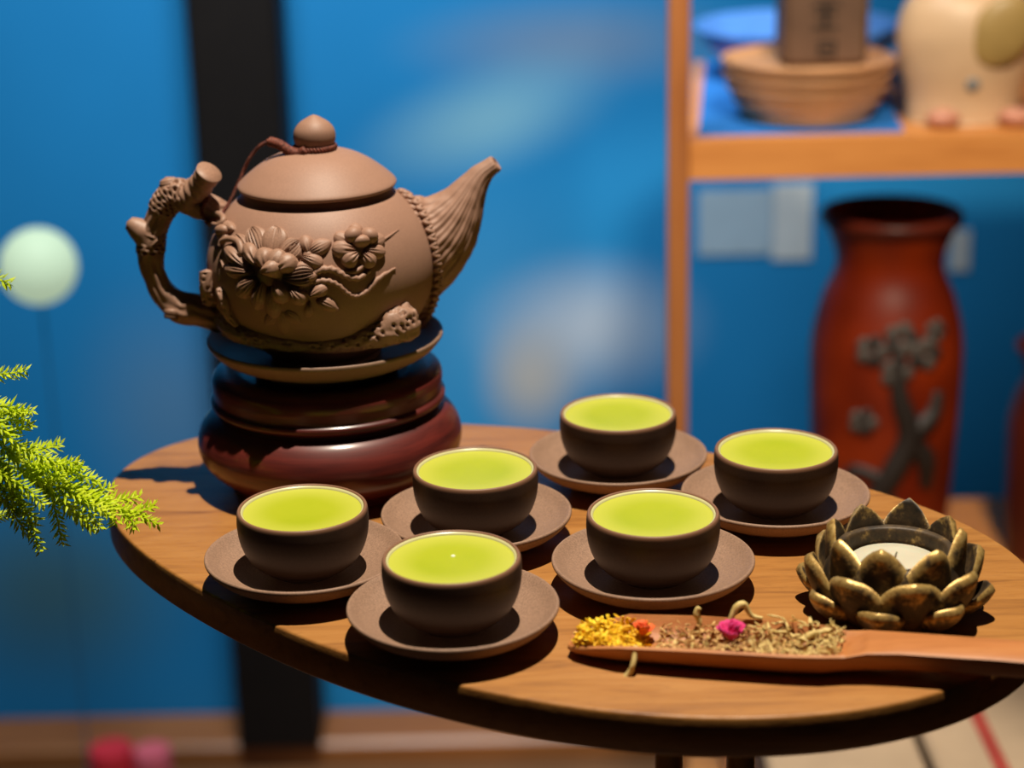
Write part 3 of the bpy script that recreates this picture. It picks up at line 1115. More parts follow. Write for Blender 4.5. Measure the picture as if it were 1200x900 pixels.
def skey(s):
    return [np.interp(s, K[:, 0], K[:, i]) for i in range(1, 5)]


sv = np.array([q[0] for q in smooth_profile([np.array([k_[0], 0.0]) for k_ in keys], 6)])
NC = 22
V = []
for s in sv:
    hw, zb, zr, dp = [float(np.interp(s, K[:, 0], np.array([k_[i] for k_ in keys]))) for i in range(1, 5)]
    c_ = S0 + SDIR * s
    for j in range(NC):                         # top from back to front
        x = 1 - 2 * j / (NC - 1)
        e = min(1.0, abs(x) / 0.90)
        z = zr - dp * (1 - e ** 3.0) - (0.0006 if abs(x) > 0.97 else 0)
        V.append(c_ + SS * hw * x + np.array([0, 0, z]))
    for j in range(NC):                         # underside from front to back
        x = -1 + 2 * j / (NC - 1)
        rim = zr - 0.0016
        z = zb + (rim - zb) * abs(x) ** 3.2
        V.append(c_ + SS * hw * x * (1.0) + np.array([0, 0, min(z, rim)]))
n = len(sv)
Fc = grid_faces(n, 2 * NC, True)
Fc.append(tuple(range(2 * NC))[::-1])
Fc.append(tuple(range((n - 1) * 2 * NC, n * 2 * NC)))
scoop = mesh('tea_scoop', V, [tuple(reversed(q)) for q in Fc], M['scoop'], loc=S0, auto=60)
tag(scoop, 'long light wooden tea scoop holding dried flowers at the front', 'scoop')


def in_trough(s, x):
    hw, zb, zr, dp = [float(np.interp(s, K[:, 0], K[:, i])) for i in range(1, 5)]
    e = min(1.0, abs(x) / 0.90)
    return S0 + SDIR * s + SS * hw * x + np.array([0, 0, zr - dp * (1 - e ** 3)])


def flake(c_, L, W, th, rnd=rng, curl=0.3):
    """A small curled shred of petal or stem."""
    d = rnd.normal(size=3); d[2] *= 0.45; d /= np.linalg.norm(d)
    s_ = np.cross(d, rnd.normal(size=3)); s_ /= np.linalg.norm(s_)
    n_ = np.cross(d, s_)
    V = []
    for u in (-1, -0.35, 0.35, 1):
        ww = W * (1 - 0.5 * u * u)
        o = c_ + d * u * L / 2 + n_ * curl * L * 0.3 * (1 - u * u)
        V += [o + s_ * ww / 2, o + n_ * th / 2, o - s_ * ww / 2, o - n_ * th / 2]
    Fc = grid_faces(4, 4, True) + [(3, 2, 1, 0), (12, 13, 14, 15)]
    return V, Fc


def heap(name, mat, label, cat, n_, srange, xr, L, W, hmax, hfun, loc_s):
    mb = MB()
    for _ in range(n_):
        s = rng.uniform(*srange)
        x = rng.uniform(*xr)
        q = in_trough(s, x)
        hm = hmax * hfun((s - srange[0]) / (srange[1] - srange[0]), x)
        q = q + np.array([0, 0, 0.0006 + rng.uniform(0, 1) * hm])
        l = rng.uniform(*L)
        mb.add(*flake(q, l, l * rng.uniform(*W), l * 0.12))
    o = mb.build(name, mat, loc=in_trough(loc_s, 0), smooth=False)
    tag(o, label, cat, kind='stuff')
    return o


def varied(name, cols, scale=260, rough=0.6):
    t = NT(name)
    n1 = t.noise(t.coord(), scale, 1, 0.5)
    st = [(0.3 + 0.4 * i / (len(cols) - 1), c_ + (1,)) for i, c_ in enumerate(cols)]
    t.set(t.ramp(n1, st), rough, 0.3)
    return t.m


M['yellow'] = varied('yellow_petals', [(0.75, 0.36, 0.01), (0.85, 0.55, 0.02), (0.90, 0.66, 0.05)])
M['herb'] = varied('dried_herbs', [(0.22, 0.09, 0.03), (0.50, 0.27, 0.09), (0.68, 0.44, 0.17), (0.66, 0.52, 0.20)], 330)
M['pale'] = varied('pale_dried_stems', [(0.55, 0.38, 0.12), (0.74, 0.58, 0.25)], 300)
M['pink'] = varied('pink_petals', [(0.55, 0.03, 0.14), (0.72, 0.05, 0.26)], 200)
M['orange'] = varied('orange_petals', [(0.70, 0.09, 0.02), (0.78, 0.17, 0.04)], 200)
heap('yellow_petals', M['yellow'], 'heap of bright yellow dried petals at the tip of the scoop', 'petals', 620, (0.003, 0.036), (-0.82, 0.75), (0.003, 0.0062), (0.3, 0.5), 0.0110,
     lambda a, x: math.sin(math.pi * min(1, 0.15 + a * 0.85)) * (1 - 0.7 * x * x) * (1 - 0.35 * a), 0.02)
heap('dried_herbs', M['herb'], 'brown dried herb crumbs filling the middle of the scoop', 'herbs', 520, (0.040, 0.112), (-0.85, 0.70), (0.002, 0.0058), (0.18, 0.5), 0.0098,
     lambda a, x: (0.35 + 0.65 * math.sin(math.pi * a)) * (1 - 0.6 * x * x), 0.07)
heap('pale_herbs', M['pale'], 'pale dried stems beside the scoop handle', 'herbs', 260, (0.084, 0.124), (-0.7, 0.85), (0.003, 0.0070), (0.14, 0.3), 0.0100,
     lambda a, x: (1 - 0.5 * a) * (1 - 0.4 * x * x), 0.10)


def petal_bloom(name, mat, label, cat, c_, n_, L, W, spread):
    o = empty(name, tuple(c_), label, cat)
    for k in range(n_):
        a = 2 * math.pi * k / n_ + rng.uniform(-0.3, 0.3)
        el = rng.uniform(0.2, spread)
        d = np.array([math.cos(a) * math.cos(el), math.sin(a) * math.cos(el), math.sin(el)])
        s_ = np.cross(d, [0, 0, 1.0]); s_ /= np.linalg.norm(s_)
        n2 = np.cross(s_, d)
        mb = MB()
        V, nu, nv = [], 6, 5
        for i in range(nu):
            u = i / (nu - 1)
            ww = W / 2 * (0.35 + 0.65 * math.sin(math.pi * (0.1 + 0.8 * u)))
            for j in range(nv):
                v = -1 + 2 * j / (nv - 1)
                V.append(c_ + d * L * u + s_ * ww * v + n2 * (0.35 * ww * v * v + 0.18 * L * u * u))
        off = len(V)
        V += [p - n2 * 0.0004 for p in V]
        Fc = grid_faces(nu, nv) + grid_faces(nu, nv, off=off, flip=True)
        rimi = [j for j in range(nv)] + [i * nv + nv - 1 for i in range(1, nu)] + [(nu - 1) * nv + j for j in range(nv - 2, -1, -1)] + [i * nv for i in range(nu - 2, 0, -1)]
        for a_, b_ in zip(rimi, rimi[1:] + rimi[:1]):
            Fc.append((b_, a_, off + a_, off + b_))
        mesh('petal', V, Fc, mat, o)
    return o


pk = in_trough(0.0745, 0.1) + np.array([0, 0, 0.0075])
petal_bloom('dried_rosebud', M['pink'], 'vivid pink dried rosebud in the middle of the scoop', 'flower', pk, 13, 0.0088, 0.0064, 1.3)
og = in_trough(0.0335, 0.25) + np.array([0, 0, 0.0055])
petal_bloom('orange_flower', M['orange'], 'small orange-red dried flower beside the yellow petals', 'flower', og, 9, 0.0064, 0.0052, 1.2)


def twig(px_, radii, label):
    pts = [S0 * 0 + q for q in px_]
    V, Fc = tube(pts, radii, 8, 6, lambda p, s_, a, r: r * 0.3 * noise.noise(Vector(p) * 900))
    tag(mesh('dried_twig', V, Fc, M['pale'], loc=pts[0]), label, 'twig', 'loose dried twigs on the scoop')


def near(u, v, s):
    """point at the depth of the scoop position s behind pixel u,v"""
    return at(u, v, float((S0 + SDIR * s)[1]) - 0.012)


q0 = in_trough(0.033, -0.85) + np.array([0, 0, 0.0012])
twig([q0, near(741, 768, 0.033) + [0, -0.008, 0], near(737, 778, 0.033) + [0, -0.008, 0], near(731, 787, 0.033) + [0, -0.008, 0]], [0.0012, 0.0013, 0.0014, 0.0019], 'pale dried twig dangling over the front rim of the scoop')
q1 = in_trough(0.058, 0.6)
twig([q1, q1 + [0.0008, 0.0015, 0.006], q1 + [-0.0006, 0.002, 0.0105], q1 + [0.0006, 0.002, 0.0135]], [0.0010, 0.0012, 0.0016, 0.0012], 'pale dried twig standing upright from the scoop near the red-brown crumbs')
q2 = in_trough(0.074, 0.6)
twig([q2 + [-0.001, 0, 0.001], q2 + [-0.001, 0.001, 0.008], q2 + [0.002, 0.002, 0.0145], q2 + [0.0055, 0.003, 0.0155], q2 + [0.009, 0.003, 0.010], q2 + [0.014, 0.003, 0.0085]], [0.0010, 0.0013, 0.0017, 0.0016, 0.0011, 0.0009],
     'pale curled dried twig arching above the pink rosebud')
q3 = in_trough(0.108, 0.4)
twig([q3 + [-0.004, 0, 0.003], q3 + [0.0, 0.001, 0.006], q3 + [0.004, 0.002, 0.0075], q3 + [0.011, 0.002, 0.0085]], [0.0013, 0.0016, 0.0015, 0.0009], 'pale dried twig lying at the handle end of the scoop')

# ------------------------------------------------------------------ fern at the left
t = NT('lime_fern')
n1 = t.noise(t.coord(), 120, 1, 0.5)
fcol = t.ramp(n1, [(0.3, (0.58, 0.72, 0.012, 1)), (0.5, (0.70, 0.82, 0.02, 1)), (0.7, (0.80, 0.88, 0.06, 1))])
t.set(fcol, 0.5, 0.3)
tr = t.n('ShaderNodeBsdfTranslucent')
t.l(fcol, tr.inputs['Color'])
mx = t.n('ShaderNodeMixShader')
mx.inputs[0].default_value = 0.5
t.l(t.b.outputs[0], mx.inputs[1])
t.l(tr.outputs[0], mx.inputs[2])
t.l(mx.outputs[0], t.t.nodes['Material Output'].inputs['Surface'])
M['fern'] = t.m
FY = 0.945
fpot = np.array([-0.46, 0.99, T - 0.15])
fern = empty('potted_fern', tuple(fpot), 'bright lime feathery fern reaching in over the left table end', 'plant')


def sprig(path_px, dys, L=0.0066, dens=1.75, world=None):
    S = smooth_profile(world if world is not None else [at(u, v, FY + dy) for (u, v), dy in zip(path_px, dys)], 14)
    S = np.array(S)
    seg = np.linalg.norm(np.diff(S, axis=0), axis=1)
    cum = np.concatenate([[0], np.cumsum(seg)])
    mb = MB()
    V, Fc = tube(S[::4] if len(S) > 12 else S, np.linspace(0.0008, 0.0004, len(S[::4] if len(S) > 12 else S)), 6, 2)
    mb.add(V, Fc)
    n_ = int(cum[-1] * 1000 * dens)
    for k in range(n_):
        s = cum[-1] * (k + 0.5) / n_
        c_ = np.array([np.interp(s, cum, S[:, i]) for i in range(3)])
        j = min(np.searchsorted(cum, s), len(S) - 1)
        td = S[j] - S[max(j - 1, 0)]
        td /= np.linalg.norm(td) + 1e-9
        a = k * 2.4
        n1 = np.cross(td, [0, 0.3, 1]); n1 /= np.linalg.norm(n1)
        n2 = np.cross(td, n1)
        d = td * (0.45 + 0.4 * rng.random()) + (math.cos(a) * n1 + math.sin(a) * n2) * 0.85 + np.array([0, 0, 0.12])
        d /= np.linalg.norm(d)
        l = L * (0.75 + 0.5 * rng.random()) * (1 - 0.35 * (s / cum[-1]) ** 4)
        e1 = np.cross(d, [0.1 * rng.normal(), -0.45, 1.0]); e1 /= np.linalg.norm(e1)
        e2 = np.cross(d, e1)
        m_ = c_ + d * l * 0.45
        V = [c_, m_ + e1 * 0.00085, m_ + e2 * 0.0003, m_ - e1 * 0.00085, m_ - e2 * 0.0003, c_ + d * l]
        mb.add(V, [(0, 2, 1), (0, 3, 2), (0, 4, 3), (0, 1, 4), (5, 1, 2), (5, 2, 3), (5, 3, 4), (5, 4, 1)])
    mb.build('sprig', M['fern'], fern, smooth=False)


def sp(pts, dy0=0.0, dy1=0.0, **k):
    m_ = len(pts)
    sprig(pts, [dy0 + (dy1 - dy0) * i / (m_ - 1) for i in range(m_)], **k)


SPR = [  # path in the picture, depth start / end
    ([(-70, 470), (-20, 505), (30, 540), (80, 565), (125, 590), (160, 603), (186, 615)], 0.0, 0.0),
    ([(-60, 480), (-20, 488), (10, 482), (38, 482)], 0.01, -0.01), ([(-50, 500), (-10, 515), (15, 505), (37, 497)], 0.005, -0.01),
    ([(-60, 440), (-20, 441), (8, 438), (31, 434)], 0.02, 0.02), ([(10, 535), (35, 527), (55, 525), (71, 521)], 0.01, 0.03),
    ([(0, 520), (25, 540), (55, 545), (75, 543), (91, 541)], 0.0, -0.01), ([(40, 545), (70, 550), (92, 556), (104, 560), (118, 565)], 0.0, 0.01),
    ([(-20, 470), (0, 476), (14, 478), (24, 486)], -0.01, 0), ([(60, 558), (85, 572), (100, 590), (118, 620)], 0.0, -0.015),
    ([(100, 578), (122, 590), (134, 603), (134, 615)], 0.0, -0.01), ([(110, 585), (130, 588), (150, 585), (164, 582)], 0.0, 0.01),
    ([(140, 598), (160, 600), (172, 596), (182, 592)], 0.0, 0.01), ([(140, 600), (150, 608), (156, 612), (155, 619)], 0.0, -0.01),
    ([(30, 545), (55, 570), (65, 600), (73, 637)], 0.0, -0.01), ([(0, 540), (20, 575), (35, 610), (47, 646)], 0.0, -0.015),
    ([(-10, 530), (10, 565), (25, 590), (44, 610)], 0.0, -0.02), ([(-30, 520), (-5, 550), (10, 570), (20, 590)], 0.0, 0.0),
    ([(40, 555), (65, 580), (85, 600), (112, 621)], 0.0, -0.005), ([(-40, 500), (-15, 530), (10, 545), (40, 560), (70, 585)], 0.01, 0.0),
    ([(-40, 560), (-10, 575), (10, 590), (24, 600)], 0.0, -0.01), ([(-40, 600), (-15, 606), (0, 604), (14, 602)], 0.01, 0.01),
    ([(-30, 470), (0, 500), (20, 520), (48, 535), (75, 545)], -0.01, -0.012), ([(-30, 550), (0, 555), (30, 572), (52, 592)], -0.012, -0.02),
    ([(20, 548), (50, 562), (80, 575), (108, 590), (130, 606)], -0.008, -0.012), ([(70, 570), (80, 590), (95, 605), (105, 613)], -0.01, -0.014),
    ([(0, 565), (10, 590), (22, 612), (38, 628)], -0.008, -0.012), ([(55, 555), (75, 556), (88, 549), (97, 546)], 0.005, 0.0),
    ([(85, 568), (108, 576), (122, 574), (132, 571)], 0.005, 0.012), ([(-20, 500), (5, 492), (20, 493), (30, 490)], 0.0, 0.0),
    ([(-30, 318), (-14, 324), (0, 328), (12, 333)], 0.05, 0.05)]
for pts, d0, d1 in SPR:
    sp(pts, d0, d1)
# stems down to its pot, left of the picture
mb = MB()
for tgt in ([(-70, 470), 0.0], [(-60, 440), 0.02], [(-60, 480), 0.01], [(-30, 318), 0.05], [(-40, 560), 0.0], [(-40, 600), 0.01], [(-50, 500), 0.005], [(-30, 520), 0.0], [(-40, 500), 0.01], [(-30, 470), -0.01], [(-20, 470), -0.01], [(-30, 550), -0.012], [(-20, 500), 0.0], [(-10, 530), 0.0]):
    e = at(tgt[0][0], tgt[0][1], FY + tgt[1])
    b = fpot + np.array([rng.uniform(-0.01, 0.01), rng.uniform(-0.01, 0.01), 0.085])
    m_ = (b * 0.55 + e * 0.45) + np.array([-0.005, 0, 0.05 + 0.02 * rng.random()])
    mb.add(*tube([b, m_, e], [0.0013, 0.0010, 0.0008], 6, 8))
    sprig(None, None, L=0.008, dens=1.3, world=[m_ * 0.6 + b * 0.4 + np.array([0, 0, 0.012]), m_, (m_ + e) / 2 + np.array([0, 0, 0.012]), e])
mb.build('stem', M['fern'], fern)
prof = smooth_profile([(0.0, 0.0), (0.030, 0.0), (0.036, 0.004), (0.045, 0.04), (0.050, 0.078), (0.052, 0.088), (0.050, 0.092), (0.047, 0.088), (0.045, 0.076), (0.0, 0.075)], 4)
V, Fc = lathe([(a, b) for a, b in prof], fpot, 48)
mesh('pot', V, Fc, plain('white_pot_glaze', (0.6, 0.6, 0.58), 0.3), fern)
V, Fc = lathe([(0, 0.074), (0.0449, 0.074), (0.04, 0.085), (0.02, 0.089), (0, 0.09)], fpot, 32)
mesh('soil', V, Fc, plain('soil', (0.05, 0.03, 0.02), 0.9, scale=200, var=0.5), fern)
pst = empty('plant_stand', (fpot[0], fpot[1], 0), 'tall slim wooden plant stand under the lime fern pot', 'plant stand')
V, Fc = box((fpot[0], fpot[1], fpot[2] - 0.0105), (0.16, 0.16, 0.021), 0.003)
mesh('top', V, Fc, M['bench'], pst, smooth=False)
for a in (-1, 1):
    for b in (-1, 1):
        V, Fc = box((fpot[0] + a * 0.065, fpot[1] + b * 0.065, (fpot[2] - 0.021) / 2), (0.02, 0.02, fpot[2] - 0.021), 0.002)
        mesh('leg', V, Fc, M['bench'], pst, smooth=False)

# ------------------------------------------------------------------ display shelf and what stands on it
SY = 1.80
shelf_top = at(1000, 161, SY)[2]
shelf_bot = at(1000, 207, SY)[2]
pxl = at(795, 200, SY)[0]
SW, SDP = 0.80, 0.27
low_top = at(1150, 584, SY + SDP)[2]
shelf = empty('display_shelf', (pxl + SW / 2, SY + SDP / 2, 0), 'orange wooden display shelf holding plates and vases', 'shelf')
for x_ in (pxl, pxl + SW):
    for y_ in (SY + 0.0,):
        V, Fc = box((x_, y_ + 0.005, 0.95), (0.0195, 0.0195, 1.9), 0.0015)
        mesh('post', V, Fc, M['post'], shelf, smooth=False)
third = T - 0.74
UD = 0.44
for zt, th in ((shelf_top, shelf_top - shelf_bot), (low_top, 0.024), (third, 0.024), (T + 0.45, 0.024)):
    dp = UD if zt == shelf_top else SDP
    xl, xr = pxl + 0.00975, pxl + SW - 0.00975
    ins = xl * (SY + dp) / SY - xl + 0.004                # the left end is cut at an angle, as on a corner shelf
    Q = [(xl, SY), (xr, SY), (xr, SY + dp), (xl + ins, SY + dp)]
    V = [(x_, y_, zt - th) for x_, y_ in Q] + [(x_, y_, zt) for x_, y_ in Q]
    Fc = [(3, 2, 1, 0), (4, 5, 6, 7), (0, 1, 5, 4), (1, 2, 6, 5), (2, 3, 7, 6), (3, 0, 4, 7)]
    mesh('board', V, Fc, M['shelf'], shelf, smooth=False)


def stand_at(u, v, zt):
    """point on a board of height zt behind a pixel"""
    d = ray(u, v)
    return CAM + d * ((zt - HC) / d[2])


def mpp(Y, z):
    return (Y * _cp + (HC - z) * _sp) / F_PX


# blue cloth on the upper board, a wide blue platter on it
M['blue'] = plain('cobalt_glaze', (0.085, 0.26, 0.72), 0.35, 0.5, var=0.1)
M['cloth'] = plain('blue_cloth', (0.02, 0.16, 0.50), 0.8, 0.2, var=0.1, scale=300)
x0, x1 = at(812, 150, SY + 0.03)[0], at(1056, 150, SY + 0.03)[0]
Q = [(x0 + 0.004, SY + 0.02), (x1, SY + 0.02), (x1 + 0.04, SY + 0.43), (x0 + 0.05, SY + 0.43)]
V = [(x_, y_, shelf_top + 0.0001) for x_, y_ in Q] + [(x_, y_, shelf_top + 0.002) for x_, y_ in Q]
Fc = [(3, 2, 1, 0), (4, 5, 6, 7), (0, 1, 5, 4), (1, 2, 6, 5), (2, 3, 7, 6), (3, 0, 4, 7)]
tag(mesh('shelf_cloth', V, Fc, M['cloth'], loc=((x0 + x1) / 2, SY + 0.225, shelf_top), smooth=False), 'blue cloth spread on the upper shelf under the plates', 'cloth')
CT = shelf_top + 0.002
bp = np.array([at(935, 70, SY + 0.32)[0], SY + 0.318, CT])
R_ = 121 * mpp(bp[1], bp[2])
prof = smooth_profile([(0.0, 0.0), (R_ * 0.50, 0.0), (R_ * 0.52, 0.004), (R_ * 0.60, 0.014), (R_ * 0.85, 0.032), (R_ * 0.99, 0.052),
                       (R_, 0.055), (R_ * 0.97, 0.056), (R_ * 0.80, 0.038), (R_ * 0.5, 0.022), (0.0, 0.018)], 5)
V, Fc = lathe([(a, b) for a, b in prof], bp, 96)
tag(mesh('platter', V, Fc, M['blue'], loc=bp), 'wide cobalt blue platter behind the tan plates on the upper shelf', 'platter')
# stack of tan plates, in front
st = stand_at(945, 140, shelf_top)
st = np.array([st[0], SY + 0.092, CT])
st[0] = at(945, 120, st[1])[0]
M['tan'] = plain('tan_earthenware', (0.56, 0.29, 0.135), 0.5, 0.4, var=0.1)
m_ = mpp(st[1], st[2])
RP = [80, 89, 96, 100, 102]
labs = ['lowest and smallest tan plate of the stack on the upper shelf', 'second tan plate from the bottom of the shelf stack', 'middle tan plate of the five stacked on the upper shelf',
        'second tan plate from the top of the shelf stack', 'topmost and widest tan plate of the stack, under the brown canister']
z = CT
for k, rpx in enumerate(RP):
    r_ = rpx * m_ * 0.98
    prof = smooth_profile([(0.0, 0.0), (r_ * 0.80, 0.0), (r_ * 0.90, 0.0012), (r_ * 0.975, 0.0050), (r_, 0.0098), (r_ * 0.992, 0.0114), (r_ * 0.96, 0.0110), (r_ * 0.90, 0.0075), (r_ * 0.70, 0.0058), (0.0, 0.0052)], 4)
    c_ = np.array([st[0], st[1], z])
    V, Fc = lathe([(a, b) for a, b in prof], c_, 72)
    tag(mesh('plate', V, Fc, M['tan'], loc=c_), labs[k], 'plate', 'tan plates stacked on the upper shelf')
    z += 0.0118
# brown canister with dark lettering
zc = z - 0.0118 + 0.0056
m_ = mpp(st[1] + 0.005, zc)
cw = 98 * m_
M['canister'] = plain('brown_tin', (0.115, 0.062, 0.036), 0.5, 0.4)
M['ink'] = plain('black_ink', (0.012, 0.01, 0.009), 0.6, 0.3)
cx = at(962, 40, st[1])[0]
can = empty('tea_canister', (cx, st[1], zc), 'brown square canister with dark lettering on the tan plate stack', 'canister')
V, Fc = box((cx, st[1], zc + 0.055), (cw, cw * 0.8, 0.11), 0.006)
mesh('body', V, Fc, M['canister'], can, smooth=False)
V, Fc = box((cx, st[1], zc + 0.118), (cw * 0.9, cw * 0.72, 0.016), 0.003)
mesh('cap', V, Fc, M['canister'], can, smooth=False)
yf = st[1] - cw * 0.4 - 0.0004


def strokes(cx_, cz_, s, items):
    mb = MB()
    for (x0, z0, x1, z1, w_) in items:
        dx, dz = x1 - x0, z1 - z0
        L = math.hypot(dx, dz) or 1e-6
        nx, nz = -dz / L * w_ / 2, dx / L * w_ / 2
        q = [(x0 + nx, z0 + nz), (x0 - nx, z0 - nz), (x1 - nx, z1 - nz), (x1 + nx, z1 + nz)]
        V = [(cx_ + a * s, yf - 0.0003, cz_ + b * s) for a, b in q] + [(cx_ + a * s, yf + 0.0004, cz_ + b * s) for a, b in q]
        mb.add(V, [(0, 1, 2, 3), (7, 6, 5, 4), (0, 4, 5, 1), (1, 5, 6, 2), (2, 6, 7, 3), (3, 7, 4, 0)])
    return mb


glyph1 = [(-1, 0.8, 1, 0.8, .25), (0, 1.1, 0, -1, .3), (-0.8, 0.1, 0.8, 0.1, .25), (-0.9, -0.9, 0.9, -0.9, .25)]
glyph2 = [(-0.8, 0.8, 0.8, 0.8, .3), (-0.8, 0.8, -0.8, -0.9, .3), (0.8, 0.8, 0.8, -0.9, .3), (-0.8, -0.1, 0.8, -0.1, .3), (-0.8, -0.9, 0.8, -0.9, .3)]
strokes(cx - 0.001, zc + 0.048, 0.0125, glyph1).build('lettering', M['ink'], can, smooth=False)
strokes(cx + 0.001, zc + 0.018, 0.0085, glyph2).build('lettering', M['ink'], can, smooth=False)

# cream figurine
fg = np.array([0, SY + 0.075, shelf_top])
fg[0] = at(1128, 100, fg[1])[0]
m_ = mpp(fg[1], fg[2] + 0.05)
M['cream'] = plain('cream_ceramic', (0.56, 0.38, 0.225), 0.45, 0.5, var=0.06)
M['ochre'] = plain('ochre_glaze', (0.32, 0.21, 0.065), 0.45, 0.5)
M['rosy'] = plain('rosy_glaze', (0.50, 0.22, 0.14), 0.5, 0.5)
fig = empty('ceramic_figurine', tuple(fg), 'round-bellied cream ceramic figurine with ochre oval on the upper shelf', 'figurine')
k_ = m_
prof = smooth_profile([(0.0, 0.0), (62 * k_, 0.0), (66 * k_, 6 * k_), (67 * k_, 30 * k_), (76 * k_, 70 * k_), (80 * k_, 105 * k_), (72 * k_, 135 * k_), (54 * k_, 155 * k_), (48 * k_, 168 * k_),
                       (58 * k_, 190 * k_), (62 * k_, 220 * k_), (52 * k_, 250 * k_), (28 * k_, 268 * k_), (0.0, 272 * k_)], 6)
V, Fc = lathe([(a, b) for a, b in prof], fg, 72)
V = np.array(V)
V[:, 1] = fg[1] + (V[:, 1] - fg[1]) * 0.72
mesh('body', V, Fc, M['cream'], fig)
for dx in (-32, 52):
    V, Fc = ellipsoid(fg + np.array([dx * k_, -0.040, 11 * k_]), ((20 * k_, 0, 0), (0, 16 * k_, 0), (0, 0, 11 * k_)), 10, 16)
    mesh('foot', V, Fc, M['rosy'], fig)
V, Fc = ellipsoid(fg + np.array([30 * k_, -0.043, 110 * k_]), ((30 * k_, 0, -16 * k_), (0, 9 * k_, 0), (22 * k_, 0, 38 * k_)), 12, 20)
mesh('oval', V, Fc, M['ochre'], fig)
V, Fc = ellipsoid(fg + np.array([74 * k_, -0.020, 95 * k_]), ((16 * k_, 0, 0), (0, 14 * k_, 0), (0, 0, 20 * k_)), 10, 16)
mesh('paw', V, Fc, M['rosy'], fig)
V, Fc = ellipsoid(fg + np.array([0 * k_, -0.0405, 50 * k_]), ((9 * k_, 0, 0), (0, 4 * k_, 0), (0, 0, 9 * k_)), 8, 14)
mesh('spot', V, Fc, plain('grey_glaze', (0.16, 0.17, 0.17), 0.4), fig)

# red-brown vase with dark flowering branch
M['amber'] = varied('amber_glaze', [(0.085, 0.006, 0.0005), (0.17, 0.014, 0.0007), (0.25, 0.024, 0.001)], 14, 0.5)
M['darkred'] = varied('dark_red_glaze', [(0.05, 0.008, 0.004), (0.10, 0.014, 0.006)], 14, 0.4)
M['charcoal'] = plain('charcoal_branch', (0.016, 0.010, 0.007), 0.6)
M['blossom'] = plain('grey_blossom', (0.065, 0.052, 0.042), 0.6)


def vase(name, base, k_, label, mat, deco):
    o = empty(name, tuple(base), label, 'vase', 'red vases on the lower shelf')
    prof = smooth_profile([(0.0, 0.0), (66 * k_, 0.0), (72 * k_, 4 * k_), (76 * k_, 40 * k_), (82 * k_, 130 * k_), (86 * k_, 220 * k_), (84 * k_, 262 * k_), (74 * k_, 300 * k_), (62 * k_, 326 * k_),
                           (60 * k_, 345 * k_), (68 * k_, 368 * k_), (76 * k_, 384 * k_), (77 * k_, 390 * k_), (72 * k_, 391 * k_), (60 * k_, 370 * k_), (54 * k_, 345 * k_), (52 * k_, 300 * k_), (0, 280 * k_)], 5)
    V, Fc = lathe([(a * 0.93, b) for a, b in prof], base, 80)
    mesh('body', V, Fc, mat, o)
    V, Fc = lathe([(a * 0.93 * k_, b * k_) for a, b in ((70, 391.5), (76, 392), (79, 388), (78.5, 381), (76, 379))], base, 64)
    mesh('lip', V, Fc, M['darkred'], o)
    P_ = np.array(prof)

    def surf(dx, h, lift):
        r_ = np.interp(h, [0, 40, 130, 220, 262, 300, 326], [65, 71, 76, 80, 78, 69, 58])
        a = math.asin(max(-0.98, min(0.98, dx / r_)))
        return base + np.array([math.sin(a) * (r_ + lift), -math.cos(a) * (r_ + lift), h]) * k_
    if deco:
        for pts, rad in [([(-10, 40), (-30, 80), (-8, 120), (12, 170), (0, 215), (-5, 265)], [8, 9, 13, 13, 10, 6]), ([(-8, 120), (-40, 130), (-52, 110)], [9, 7, 5]), ([(12, 170), (36, 190), (42, 215)], [13, 11, 7]), ([(15, 165), (32, 140), (34, 110)], [10, 12, 7])]:
            V, Fc = tube([surf(a, h, -2) for a, h in pts], [q * k_ for q in rad], 10, 8)
            mesh('branch', V, Fc, M['charcoal'], o)
        for dx, h, rr_ in [(-28, 262, 17), (0, 275, 18), (24, 258, 18), (-4, 240, 17), (36, 280, 12), (-34, 185, 15), (-10, 92, 15), (-30, 60, 12)]:
            for q in range(5):
                a = 2 * math.pi * q / 5
                c_ = surf(dx + rr_ * 0.55 * math.cos(a), h + rr_ * 0.55 * math.sin(a), 1)
                V, Fc = ellipsoid(c_, ((rr_ * 0.5 * k_, 0, 0), (0, 4 * k_, 0), (0, 0, rr_ * 0.5 * k_)), 6, 10)
                mesh('blossom', V, Fc, M['blossom'] if (q + int(dx)) % 3 else M['charcoal'], o)
    return o


vy = SY + 0.11
vb = np.array([at(1037, 450, vy)[0], vy, low_top])
vk = mpp(vy, low_top + 0.15) * 1.0
top_needed = at(1043, 247, vy - 0.0)[2]
vk = (top_needed - low_top) / 391.0
vase('flower_vase', vb, vk, 'amber red vase with dark blossom branch on the lower shelf', M['amber'], True)
v2 = np.array([at(1238, 450, vy)[0], vy, low_top])
vase('flower_vase', v2, vk * 0.62, 'shorter dark red vase at the right edge of the lower shelf', M['darkred'], False)

